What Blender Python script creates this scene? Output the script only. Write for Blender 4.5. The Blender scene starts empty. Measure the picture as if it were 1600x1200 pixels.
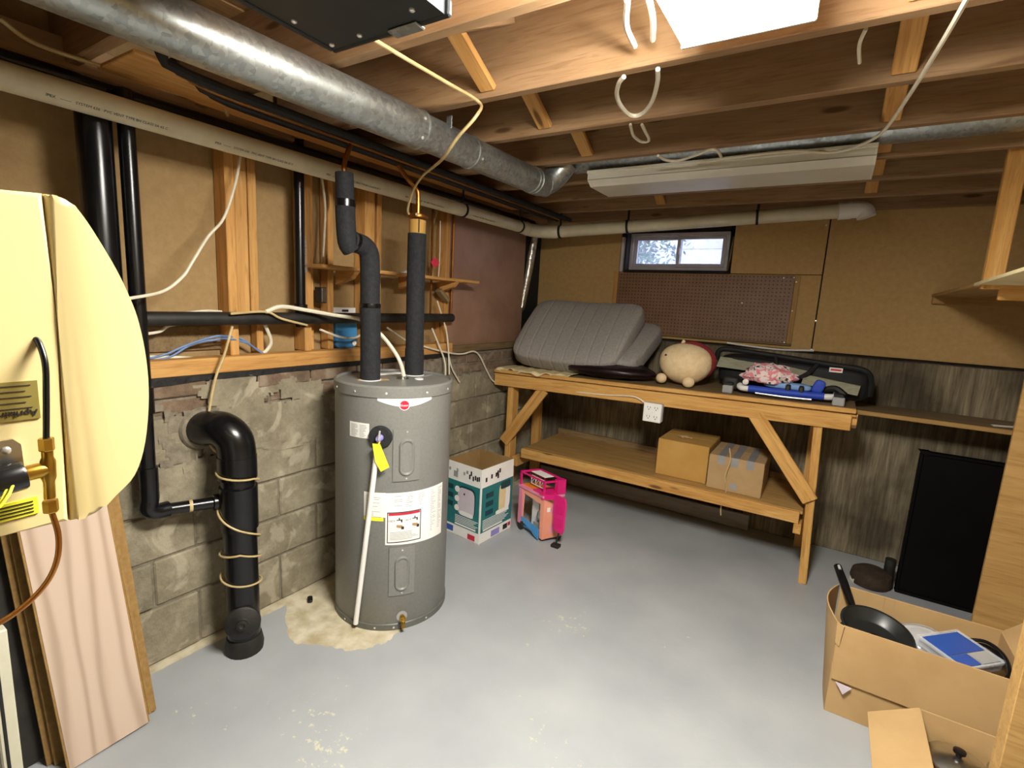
import bpy, bmesh, math, random
from mathutils import Vector, Matrix, noise
random.seed(7)
sc = bpy.context.scene
COL = sc.collection
R = math.radians

# ------------------------------------------------------------------ camera
def cam_matrix(yaw, pitch, roll, loc):
    f = Vector((-math.sin(yaw)*math.cos(pitch), math.cos(yaw)*math.cos(pitch), -math.sin(pitch)))
    r = Vector((math.cos(yaw), math.sin(yaw), 0)); d = f.cross(r)
    r2 = r*math.cos(roll)+d*math.sin(roll); d2 = -r*math.sin(roll)+d*math.cos(roll)
    m = Matrix((r2, -d2, -f)).transposed().to_4x4(); m.translation = loc
    return m
cd = bpy.data.cameras.new('camera'); cam = bpy.data.objects.new('camera', cd); COL.objects.link(cam)
cd.sensor_width = 36; cd.sensor_fit = 'HORIZONTAL'; cd.lens = 787.5/1600*36
cd.clip_start = .02; cd.clip_end = 100
cam.matrix_world = cam_matrix(R(32.086), R(9.29), R(-3.1126), Vector((0, 0, 1.58)))
sc.camera = cam

# ------------------------------------------------------------------ world (daylight outside), exposure
w = bpy.data.worlds.new('world'); sc.world = w; w.use_nodes = True
bg = w.node_tree.nodes['Background']
bg.inputs[0].default_value = (.62, .74, 1.0, 1); bg.inputs[1].default_value = 2.3
vs = sc.view_settings
vs.view_transform = 'Standard'; vs.look = 'None'; vs.gamma = 1; vs.use_curve_mapping = False
vs.exposure = 1.3
LAMP = 78.0          # radiance of the lit ceiling fixture's lens

# ------------------------------------------------------------------ object helpers
MW = {}
def link(name, me, mw, parent=None):
    o = bpy.data.objects.new(name, me); COL.objects.link(o)
    MW[o] = mw
    if parent is not None:
        o.parent = parent; o.matrix_parent_inverse = MW[parent].inverted()
    o.matrix_basis = mw
    return o
def tag(o, label=None, cat=None, group=None, kind=None):
    if label: o['label'] = label
    if cat: o['category'] = cat
    if group: o['group'] = group
    if kind: o['kind'] = kind
    return o
def thing(name, label, cat, loc, group=None):
    return tag(link(name, None, Matrix.Translation(loc)), label, cat, group)
def struct(o): o['kind'] = 'structure'; return o

def mesh(name, verts, faces, mat, parent=None, smooth=False, mats=None, fm=None, sharp=35):
    c = Vector((0, 0, 0))
    lo = [min(v[i] for v in verts) for i in range(3)]; hi = [max(v[i] for v in verts) for i in range(3)]
    c = Vector([(a+b)/2 for a, b in zip(lo, hi)])
    me = bpy.data.meshes.new(name)
    me.from_pydata([tuple(Vector(v)-c) for v in verts], [], faces)
    for m in (mats or [mat]): me.materials.append(m)
    if fm: me.polygons.foreach_set('material_index', fm)
    if smooth:
        me.polygons.foreach_set('use_smooth', [True]*len(me.polygons))
        try: me.set_sharp_from_angle(angle=R(sharp))
        except Exception: pass
    me.update()
    return link(name, me, Matrix.Translation(c), parent)

def bm_mesh(name, bm, mat, mw, parent=None, smooth=False):
    bmesh.ops.recalc_face_normals(bm, faces=bm.faces)
    me = bpy.data.meshes.new(name); bm.to_mesh(me); bm.free()
    me.materials.append(mat)
    if smooth:
        me.polygons.foreach_set('use_smooth', [True]*len(me.polygons))
        try: me.set_sharp_from_angle(angle=R(35))
        except Exception: pass
    return link(name, me, mw, parent)

def cube_bm(sx, sy, sz, bevel=0, seg=1):
    bm = bmesh.new(); bmesh.ops.create_cube(bm, size=1)
    bmesh.ops.scale(bm, vec=(sx, sy, sz), verts=bm.verts)
    if bevel: bmesh.ops.bevel(bm, geom=list(bm.edges), offset=bevel, segments=seg, profile=.5, affect='EDGES')
    return bm
def box(name, lo, hi, mat, parent=None, bevel=.002, seg=1, smooth=False):
    lo = Vector(lo); hi = Vector(hi); s = hi-lo
    b = min(bevel, min(s)*.45)
    return bm_mesh(name, cube_bm(s.x, s.y, s.z, b, seg), mat, Matrix.Translation((lo+hi)/2), parent, smooth)
def beam(name, p0, p1, w, t, mat, parent=None, up=(0, 0, 1), bevel=.003, smooth=False):
    """box with its length along local X (grain runs along it), w across, t along up"""
    p0 = Vector(p0); p1 = Vector(p1); x = (p1-p0); L = x.length; x.normalize()
    u = Vector(up); y = u.cross(x).normalized(); z = x.cross(y).normalized()
    m = Matrix((x, y, z)).transposed().to_4x4(); m.translation = (p0+p1)/2
    return bm_mesh(name, cube_bm(L, w, t, min(bevel, w*.4, t*.4)), mat, m, parent, smooth)
def hexa(name, c, mat, parent=None):
    """c: bottom 4 corners then top 4, same order"""
    return mesh(name, c, [(3, 2, 1, 0), (4, 5, 6, 7), (0, 1, 5, 4), (1, 2, 6, 5), (2, 3, 7, 6), (3, 0, 4, 7)], mat, parent)

def catmull(pts, n=6):
    P = [Vector(p) for p in pts]
    if len(P) < 3 or n < 2: return P
    P = [P[0]*2-P[1]]+P+[P[-1]*2-P[-2]]
    out = []
    for i in range(1, len(P)-2):
        a, b, c, d = P[i-1:i+3]
        for k in range(n):
            t = k/n
            out.append(.5*((2*b)+(c-a)*t+(2*a-5*b+4*c-d)*t*t+(3*b-a-3*c+d)*t**3))
    out.append(P[-2])
    return out
def tube_data(pts, r, seg=8, radii=None):
    V = []; F = []
    n = len(pts)
    t0 = (pts[1]-pts[0]).normalized()
    a = Vector((0, 0, 1)) if abs(t0.z) < .9 else Vector((1, 0, 0))
    u = t0.cross(a).normalized()
    for i, p in enumerate(pts):
        t = (pts[min(i+1, n-1)]-pts[max(i-1, 0)]).normalized()
        u = (u-t*u.dot(t)).normalized(); v = t.cross(u)
        rr = radii[i] if radii else r
        for k in range(seg):
            an = 2*math.pi*k/seg
            V.append(p+(u*math.cos(an)+v*math.sin(an))*rr)
    for i in range(n-1):
        for k in range(seg):
            k2 = (k+1) % seg
            F.append((i*seg+k, i*seg+k2, (i+1)*seg+k2, (i+1)*seg+k))
    F.append(tuple(range(seg))[::-1]); F.append(tuple((n-1)*seg+k for k in range(seg)))
    return V, F
def tube(name, pts, r, mat, parent=None, seg=8, n=6, radii=None):
    P = catmull(pts, n)
    if radii and len(radii) != len(P):
        m = len(radii)-1
        rr = []
        for i in range(len(P)):
            q = i/(len(P)-1)*m; j = min(int(q), m-1); rr.append(radii[j]+(radii[j+1]-radii[j])*(q-j))
        radii = rr
    V, F = tube_data(P, r, seg, radii)
    return mesh(name, V, F, mat, parent, True)
def lathe(name, base, axis, prof, mat, parent=None, seg=32, smooth=True, sharp=35, ring=False):
    """prof: list of (radius, height along axis)"""
    base = Vector(base); ax = Vector(axis).normalized()
    a = Vector((0, 0, 1)) if abs(ax.z) < .9 else Vector((1, 0, 0))
    u = ax.cross(a).normalized(); v = ax.cross(u)
    V = []; F = []
    for r, h in prof:
        for k in range(seg):
            an = 2*math.pi*k/seg
            V.append(base+ax*h+(u*math.cos(an)+v*math.sin(an))*max(r, 1e-5))
    n = len(prof)
    for i in range(n-1):
        for k in range(seg):
            k2 = (k+1) % seg
            F.append((i*seg+k, i*seg+k2, (i+1)*seg+k2, (i+1)*seg+k))
    if ring:
        for k in range(seg): F.append(((n-1)*seg+k, (n-1)*seg+(k+1) % seg, (k+1) % seg, k))
    if prof[0][0] > 1e-4 and not ring: F.append(tuple(range(seg))[::-1])
    if prof[-1][0] > 1e-4 and not ring: F.append(tuple((n-1)*seg+k for k in range(seg)))
    o = mesh(name, V, F, mat, parent, smooth, sharp=sharp)
    bm = bmesh.new(); bm.from_mesh(o.data); bmesh.ops.remove_doubles(bm, verts=bm.verts, dist=2e-5)
    bmesh.ops.recalc_face_normals(bm, faces=bm.faces); bm.to_mesh(o.data); bm.free()
    return o
def prism(name, poly, d, mat, parent=None, smooth=False, bevel=0, seg=2):
    """planar polygon (3D points) extruded by vector d"""
    bm = bmesh.new(); d = Vector(d)
    c = sum((Vector(p) for p in poly), Vector())/len(poly)
    a = [bm.verts.new(Vector(p)-c) for p in poly]; b = [bm.verts.new(Vector(p)+d-c) for p in poly]
    bm.faces.new(a); bm.faces.new(b[::-1]); n = len(poly)
    for i in range(n): bm.faces.new((a[i], b[i], b[(i+1) % n], a[(i+1) % n]))
    if bevel:
        es = [e for e in bm.edges if (e.verts[0] in a and e.verts[1] in a) or (e.verts[0] in b and e.verts[1] in b)]
        bmesh.ops.bevel(bm, geom=es, offset=bevel, segments=seg, profile=.5, affect='EDGES')
    return bm_mesh(name, bm, mat, Matrix.Translation(c), parent, smooth)
def ellipsoid(name, c, rad, mat, parent=None, seg=24, rings=14, deform=None):
    V = []; F = []
    for i in range(rings+1):
        th = math.pi*i/rings
        for k in range(seg):
            ph = 2*math.pi*k/seg
            p = Vector((math.sin(th)*math.cos(ph), math.sin(th)*math.sin(ph), math.cos(th)))
            q = Vector((p.x*rad[0], p.y*rad[1], p.z*rad[2]))
            if deform: q = deform(p, q)
            V.append(Vector(c)+q)
    for i in range(rings):
        for k in range(seg):
            k2 = (k+1) % seg
            F.append((i*seg+k, (i+1)*seg+k, (i+1)*seg+k2, i*seg+k2))
    o = mesh(name, V, F, mat, parent, True, sharp=60)
    bm = bmesh.new(); bm.from_mesh(o.data); bmesh.ops.remove_doubles(bm, verts=bm.verts, dist=1e-5); bm.to_mesh(o.data); bm.free()
    return o
def rounded(name, c, size, mat, parent=None, e=.35, rot=None, deform=None, seg=32, rings=18):
    """super-ellipsoid cushion, optional rotation matrix"""
    sx, sy, sz = [s/2 for s in size]; V = []; F = []
    pw = lambda q: math.copysign(abs(q)**e, q)
    M = rot or Matrix.Identity(3)
    for i in range(rings+1):
        th = -math.pi/2+math.pi*i/rings
        for k in range(seg):
            ph = 2*math.pi*k/seg
            p = Vector((sx*pw(math.cos(th))*pw(math.cos(ph)), sy*pw(math.cos(th))*pw(math.sin(ph)), sz*pw(math.sin(th))))
            if deform: p = deform(p)
            V.append(Vector(c)+M @ p)
    for i in range(rings):
        for k in range(seg):
            k2 = (k+1) % seg
            F.append((i*seg+k, i*seg+k2, (i+1)*seg+k2, (i+1)*seg+k))
    o = mesh(name, V, F, mat, parent, True, sharp=70)
    bm = bmesh.new(); bm.from_mesh(o.data); bmesh.ops.remove_doubles(bm, verts=bm.verts, dist=1e-5); bm.to_mesh(o.data); bm.free()
    return o
def text(name, s, origin, xdir, ydir, size, mat, parent=None, extrude=.0003, align='CENTER'):
    cu = bpy.data.curves.new(name, 'FONT'); cu.body = s; cu.size = size; cu.extrude = extrude
    cu.align_x = align; cu.align_y = 'CENTER'; cu.resolution_u = 2
    o = bpy.data.objects.new(name+'_curve', cu); COL.objects.link(o)
    bpy.context.view_layer.update()
    me = bpy.data.meshes.new_from_object(o)
    bpy.data.objects.remove(o); bpy.data.curves.remove(cu)
    me.materials.clear(); me.materials.append(mat)
    x = Vector(xdir).normalized(); y = Vector(ydir).normalized(); z = x.cross(y)
    m = Matrix((x, y, z)).transposed().to_4x4(); m.translation = Vector(origin)
    return link(name, me, m, parent)
def quad(name, o, x, y, mat, parent=None, t=.001):
    """thin flat sheet, corner o, edges x, y, thickness t away from the surface along x cross y"""
    o = Vector(o); x = Vector(x); y = Vector(y); n = x.cross(y).normalized()*t
    return hexa(name, [o, o+x, o+x+y, o+y, o+n, o+x+n, o+x+y+n, o+y+n], mat, parent)

# ------------------------------------------------------------------ materials
def srgb(h):
    h = h.lstrip('#'); c = [int(h[i:i+2], 16)/255 for i in (0, 2, 4)]
    return tuple([(x/12.92 if x <= .04045 else ((x+.055)/1.055)**2.4) for x in c]+[1])
def new_mat(name):
    m = bpy.data.materials.new(name); m.use_nodes = True
    nt = m.node_tree; return m, nt, nt.nodes['Principled BSDF']
def N(nt, t, **k):
    n = nt.nodes.new(t)
    for a, b in k.items():
        if a in n.inputs: n.inputs[a].default_value = b
        else: setattr(n, a, b)
    return n
def ramp(nt, stops):
    r = nt.nodes.new('ShaderNodeValToRGB'); el = r.color_ramp.elements
    while len(el) < len(stops): el.new(.5)
    for e, (p, c) in zip(el, stops): e.position = p; e.color = c if len(c) == 4 else (*c, 1)
    return r
def coords(nt, scale=(1, 1, 1), world=False):
    if world:
        g = N(nt, 'ShaderNodeNewGeometry'); out = g.outputs['Position']
    else:
        g = N(nt, 'ShaderNodeTexCoord'); out = g.outputs['Object']
    mp = N(nt, 'ShaderNodeMapping'); mp.inputs['Scale'].default_value = scale
    nt.links.new(out, mp.inputs[0])
    if not world:
        oi = N(nt, 'ShaderNodeObjectInfo'); ml = N(nt, 'ShaderNodeMath', operation='MULTIPLY'); ml.inputs[1].default_value = 37
        nt.links.new(oi.outputs['Random'], ml.inputs[0])
        cb = N(nt, 'ShaderNodeCombineXYZ')
        for i in range(3): nt.links.new(ml.outputs[0], cb.inputs[i])
        nt.links.new(cb.outputs[0], mp.inputs['Location'])
    return mp.outputs[0]
def vary(nt, col, amt):
    if not amt: return col
    oi = N(nt, 'ShaderNodeObjectInfo'); mr = N(nt, 'ShaderNodeMapRange')
    mr.inputs[3].default_value = 1-amt; mr.inputs[4].default_value = 1+amt
    nt.links.new(oi.outputs['Random'], mr.inputs[0])
    hs = N(nt, 'ShaderNodeHueSaturation'); nt.links.new(mr.outputs[0], hs.inputs['Value']); nt.links.new(col, hs.inputs['Color'])
    return hs.outputs[0]
def mat(name, c1, c2=None, scale=8, stretch=(1, 1, 1), rough=.6, metal=0, bump=0, bscale=None, detail=5, world=False, rnd=0, coat=0, spec=.5, lo=.35, hi=.65):
    m, nt, b = new_mat(name)
    c1 = srgb(c1) if isinstance(c1, str) else c1; c2 = (srgb(c2) if isinstance(c2, str) else c2) or c1
    v = coords(nt, stretch, world)
    n = N(nt, 'ShaderNodeTexNoise', Scale=scale, Detail=detail, Roughness=.6); nt.links.new(v, n.inputs['Vector'])
    r = ramp(nt, [(lo, c1), (hi, c2)]); nt.links.new(n.outputs[0], r.inputs[0])
    nt.links.new(vary(nt, r.outputs[0], rnd), b.inputs['Base Color'])
    b.inputs['Roughness'].default_value = rough; b.inputs['Metallic'].default_value = metal
    b.inputs['Specular IOR Level'].default_value = spec
    if coat: b.inputs['Coat Weight'].default_value = coat; b.inputs['Coat Roughness'].default_value = .1
    if bump:
        n2 = N(nt, 'ShaderNodeTexNoise', Scale=bscale or scale*3, Detail=4); nt.links.new(v, n2.inputs['Vector'])
        bp = N(nt, 'ShaderNodeBump', Strength=bump, Distance=.01); nt.links.new(n2.outputs[0], bp.inputs['Height'])
        nt.links.new(bp.outputs[0], b.inputs['Normal'])
    return m
def wood(name, a, b_, dark, rnd=.12, rough=.65, knots=True, ring=26):
    m, nt, b = new_mat(name)
    v = coords(nt, (1.3, 16, 16))
    n = N(nt, 'ShaderNodeTexNoise', Scale=1.4, Detail=6, Roughness=.65, Distortion=.6); nt.links.new(v, n.inputs['Vector'])
    r = ramp(nt, [(.3, srgb(a)), (.68, srgb(b_))]); nt.links.new(n.outputs[0], r.inputs[0])
    v2 = coords(nt, (2.0, ring, ring))
    n2 = N(nt, 'ShaderNodeTexNoise', Scale=2.6, Detail=3, Distortion=1.2); nt.links.new(v2, n2.inputs['Vector'])
    r2 = ramp(nt, [(.5, (0, 0, 0)), (.72, (.5, .5, .5))]); nt.links.new(n2.outputs[0], r2.inputs[0])
    mx = N(nt, 'ShaderNodeMixRGB', blend_type='MIX'); mx.inputs[2].default_value = srgb(dark)
    nt.links.new(r2.outputs[0], mx.inputs[0]); nt.links.new(r.outputs[0], mx.inputs[1])
    col = mx.outputs[0]
    if knots:
        v3 = coords(nt, (2.2, 9, 9))
        vo = N(nt, 'ShaderNodeTexVoronoi', Scale=1.0); nt.links.new(v3, vo.inputs['Vector'])
        r3 = ramp(nt, [(.07, (.8, .8, .8)), (.13, (0, 0, 0))]); nt.links.new(vo.outputs['Distance'], r3.inputs[0])
        m3 = N(nt, 'ShaderNodeMixRGB'); m3.inputs[2].default_value = srgb('4a2c14')
        nt.links.new(r3.outputs[0], m3.inputs[0]); nt.links.new(col, m3.inputs[1]); col = m3.outputs[0]
    nt.links.new(vary(nt, col, rnd), b.inputs['Base Color'])
    b.inputs['Roughness'].default_value = rough; b.inputs['Specular IOR Level'].default_value = .3
    bp = N(nt, 'ShaderNodeBump', Strength=.15, Distance=.004); nt.links.new(n2.outputs[0], bp.inputs['Height']); nt.links.new(bp.outputs[0], b.inputs['Normal'])
    return m
def emit(name, c, s):
    m, nt, b = new_mat(name)
    b.inputs['Base Color'].default_value = (.8, .8, .8, 1)
    b.inputs['Emission Color'].default_value = c; b.inputs['Emission Strength'].default_value = s
    return m
def clear(name, c=(1, 1, 1, 1), rough=.05, alpha=.25):
    m, nt, b = new_mat(name)
    b.inputs['Base Color'].default_value = c; b.inputs['Roughness'].default_value = rough
    b.inputs['Alpha'].default_value = alpha
    return m

M = {}
M['stud'] = wood('stud_wood', 'b98447', 'd3a361', '8f5c28')
M['joist'] = wood('joist_wood', '8c6c4a', 'a48462', '6c4c30', rnd=.08)
M['bench'] = wood('bench_wood', 'c08a45', 'dcae67', '98652c', rnd=.08)
M['oldwood'] = wood('weathered_wood', '6f5a3e', '8d7652', '4a3a26', rnd=.1)
M['ply'] = wood('plywood', 'a07b46', 'b8935a', '84602f', rnd=.05, knots=False)
M['grey_board'] = wood('grey_board', '8b8074', 'a39788', '6b6056', rnd=.05, knots=False)
M['subfloor'] = wood('subfloor_wood', '8d6a42', 'ab8658', '6a4a2a', rnd=.15)
M['laminate'] = wood('laminate', 'bfa68f', 'd2bca8', '947a64', rnd=.03, knots=False, ring=30)
def laminate():
    m, nt, b = new_mat('laminate_print'); L = nt.links.new
    v = coords(nt, (1.1, 9, 9))
    wv = N(nt, 'ShaderNodeTexWave', Scale=.5, Distortion=14, Detail=3); wv.bands_direction = 'Y'; wv.inputs['Detail Scale'].default_value = .8; L(v, wv.inputs['Vector'])
    r = ramp(nt, [(0, srgb('b19a86')), (.3, srgb('c4ad99')), (.7, srgb('cbb5a2'))]); L(wv.outputs[0], r.inputs[0])
    L(r.outputs[0], b.inputs['Base Color']); b.inputs['Roughness'].default_value = .45
    return m
M['laminate'] = laminate()
M['mdf'] = mat('fibre_core', '8a6a3a', '9d7c49', 40, rough=.9)
M['wallboard_bright'] = mat('brown_wallboard_bright', 'b9965e', 'c3a068', 30, rough=.85, bump=.08, bscale=120, world=True)  # brown board lightened for the back wall; light level put into the colour
M['wallboard'] = mat('brown_wallboard_dim', '9a7d52', 'a4875b', 30, rough=.85, bump=.08, bscale=120, world=True)  # darker copy of the same board; dimmer light on it is in the colour
M['wallboard_red'] = mat('reddish_wallboard', '8d6a55', '9b7862', 6, rough=.45, bump=.05, bscale=150, world=True)
M['mortar'] = mat('mortar', '6f6656', '8a8070', 30, rough=.95, bump=.5, bscale=60, world=True)
M['black_plastic'] = mat('black_plastic', '0a0a0b', '121214', 20, rough=.25)
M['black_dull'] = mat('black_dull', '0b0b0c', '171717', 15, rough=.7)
M['black_dusty'] = mat('black_dusty', '0e0d0c', '2a2620', 10, rough=.6, bump=.1)
M['black_foam'] = mat('black_foam', '17181a', '26272a', 60, rough=.85, bump=.25, bscale=120)
M['pvc'] = mat('cream_pvc', 'cfc5a6', 'e0d8bd', 6, rough=.35)
M['white_plastic'] = mat('white_plastic', 'ebe9e3', 'f3f1ec', 8, rough=.4)
M['white_print'] = mat('white_print', 'eeece6', 'f4f3ee', 8, rough=.55)
M['cream'] = mat('cream_enamel', 'd2bf87', 'd6c48d', 5, rough=.45)
M['cable_white'] = mat('cable_white', 'd9d0b8', 'e6dfca', 20, rough=.5)
M['cable_tan'] = mat('cable_tan', 'b89f6c', 'cbb482', 20, rough=.5)
M['cable_blue'] = mat('cable_blue', '5a79a8', '6f8dba', 20, rough=.5)
M['tank'] = mat('tank_enamel', '797974', '81817c', 90, rough=.38, bump=.03, bscale=300)
M['tank_dark'] = mat('tank_dark', '5c5d58', '65665f', 60, rough=.45)
M['galv'] = None
M['steel'] = mat('steel', 'b8b8b4', 'd0d0cc', 10, rough=.28, metal=1)
M['screw'] = mat('screw_zinc', 'dcdcd8', 'f0f0ec', 10, rough=.35, metal=.6)
M['brass'] = mat('brass', 'a9822f', 'c9a34a', 12, rough=.3, metal=1)
M['copper'] = mat('copper_tube', '96602c', 'b57a3c', 12, rough=.35, metal=.9)
M['duct_black'] = mat('painted_duct', '25282b', '33373a', 3, rough=.45, metal=.3)
M['foil'] = mat('foil_wrap', 'a8a49a', 'd8d4c8', 14, rough=.25, metal=.9, bump=.8, bscale=30)
M['card'] = mat('cardboard', 'b08f60', 'bb9b6b', 5, rough=.9)
M['card_yellow'] = mat('yellow_cardboard', 'b88c43', 'c39850', 5, rough=.85)
M['card_brown'] = mat('brown_cardboard', 'a98a60', 'b6976d', 5, rough=.9)
M['card_in'] = mat('cardboard_inside', '8f6f42', 'a07f4f', 5, rough=.95)
M['tape'] = mat('packing_tape', '8d8c8a', '9c9a95', 8, rough=.3)
M['yellow'] = mat('yellow_print', 'ece62a', 'f4ee40', 5, rough=.55)
M['gold_label'] = mat('gold_label', '8f8243', '9c8f50', 8, rough=.35, metal=.3)
M['ink'] = mat('black_ink', '1c1b1a', '222120', 5, rough=.6)
M['ink_soft'] = mat('grey_ink', '8f8f90', 'a2a2a2', 5, rough=.6)
M['red'] = mat('red_print', 'c2203a', 'd0304a', 5, rough=.5)
M['orange'] = mat('orange_plastic', 'dd7a1c', 'e88a28', 5, rough=.4)
M['purple'] = mat('purple_plastic', '8d86c8', 'a09ad6', 5, rough=.4)
M['teal'] = mat('teal_print', '1f6d70', '27797b', 5, rough=.5)
M['teal_dark'] = mat('dark_teal_print', '113c42', '16454b', 5, rough=.5)
M['pale_pink'] = mat('pale_pink_print', 'cbbfca', 'd8ced6', 5, rough=.5)
M['salmon'] = mat('salmon_plastic', 'e9967c', 'f0a488', 5, rough=.35)
M['pink'] = mat('pink_plastic', 'e288a8', 'ea97b4', 5, rough=.35)
M['magenta'] = mat('magenta_plastic', 'd5146f', 'e01f7c', 5, rough=.35)
M['sky_blue'] = mat('blue_plastic', '3f8fd0', '4f9cd8', 5, rough=.35)
M['blue'] = mat('blue_nylon', '1d3fae', '2a4fc2', 10, rough=.6)
M['light_blue'] = mat('light_blue_fabric', '7fa6dd', '94b6e4', 10, rough=.7)
M['lid_blue'] = mat('blue_lid', '2c4fa0', '3358ac', 6, rough=.3)
M['jet'] = mat('jet_black', '030303', '060606', 6, rough=.55, spec=.15)
M['grey_plastic'] = mat('grey_plastic', '9b9b9b', 'a8a8a6', 8, rough=.5)
M['plush'] = mat('cream_plush', 'e6c998', 'f0d8ae', 30, rough=1, bump=.3, bscale=160)
M['plush_red'] = mat('red_plush', '8c2a30', '9d343a', 30, rough=1, bump=.3, bscale=160)
M['cloth_cream'] = mat('cream_cloth', 'd8c592', 'e4d3a5', 10, rough=.95)
M['bag'] = mat('dark_bag', '0d0709', '250e14', 6, rough=.35)
M['slat'] = mat('grey_slat', '8f8d78', 'a8a68e', 20, (1, 1, 10), rough=.7)
M['vinyl'] = mat('vinyl_frame', 'b9b3b4', 'cdc8ca', 6, rough=.45)
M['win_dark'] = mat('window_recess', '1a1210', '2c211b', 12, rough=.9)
M['pan'] = mat('nonstick', '1c1e1e', '2b2e2d', 5, rough=.35)
M['rust'] = mat('dark_rust', '241a12', '40301f', 14, rough=.85, bump=.4)
M['leg_metal'] = mat('pale_enamel', 'b9b5a0', 'c8c4b0', 6, rough=.5)
M['ragged_black'] = mat('ragged_black_strip', '0b0a0a', '1c1917', 20, rough=.7, bump=.6, bscale=40)
def misted_glass():
    m, nt, b = new_mat('misted_glass'); L = nt.links.new
    tr = N(nt, 'ShaderNodeBsdfTransparent'); tl = N(nt, 'ShaderNodeBsdfTranslucent'); tl.inputs[0].default_value = (.85, .9, 1, 1)
    gl = N(nt, 'ShaderNodeBsdfGlossy', Roughness=.08)
    n = N(nt, 'ShaderNodeTexNoise', Scale=9, Detail=6); v = coords(nt); L(v, n.inputs['Vector'])
    r = ramp(nt, [(.3, (.1, .1, .1)), (.7, (.32, .32, .32))]); L(n.outputs[0], r.inputs[0])
    mx = N(nt, 'ShaderNodeMixShader'); L(r.outputs[0], mx.inputs[0]); L(tr.outputs[0], mx.inputs[1]); L(tl.outputs[0], mx.inputs[2])
    m2 = N(nt, 'ShaderNodeMixShader'); m2.inputs[0].default_value = .06; L(mx.outputs[0], m2.inputs[1]); L(gl.outputs[0], m2.inputs[2])
    L(m2.outputs[0], nt.nodes['Material Output'].inputs[0])
    return m
M['glass'] = misted_glass()
M['clear_plastic'] = clear('clear_plastic', (.85, .88, .92, 1), .1, .3)
M['lens'] = emit('lamp_lens', (1.0, .965, .88, 1), LAMP)
M['lens_off'] = mat('acrylic_lens', 'c9c4b4', 'd6d1c2', 4, rough=.3)
M['lamp_steel'] = mat('lamp_steel', 'd8d2c0', 'e2dccb', 4, rough=.4)
M['leaf'] = mat('leaf', '2f5a2c', '6f9a4c', 12, rough=.6, rnd=.3)
M['siding'] = mat('pale_siding', 'cfc4de', 'dcd2e8', 3, rough=.8)
M['gravel'] = mat('gravel', '8a8580', 'a8a29a', 30, rough=.95)

def galvanised():
    m, nt, b = new_mat('galvanised_steel')
    v = coords(nt)
    vo = N(nt, 'ShaderNodeTexVoronoi', Scale=75); nt.links.new(v, vo.inputs['Vector'])
    r = ramp(nt, [(0, srgb('8e9290')), (1, srgb('b9bdba'))]); nt.links.new(vo.outputs['Color'], r.inputs[0])
    nt.links.new(r.outputs[0], b.inputs['Base Color'])
    b.inputs['Metallic'].default_value = .85
    n = N(nt, 'ShaderNodeTexNoise', Scale=9, Detail=4); nt.links.new(v, n.inputs['Vector'])
    r2 = ramp(nt, [(.3, (.3, .3, .3)), (.7, (.52, .52, .52))]); nt.links.new(n.outputs[0], r2.inputs[0]); nt.links.new(r2.outputs[0], b.inputs['Roughness'])
    return m
M['galv'] = galvanised()

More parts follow.
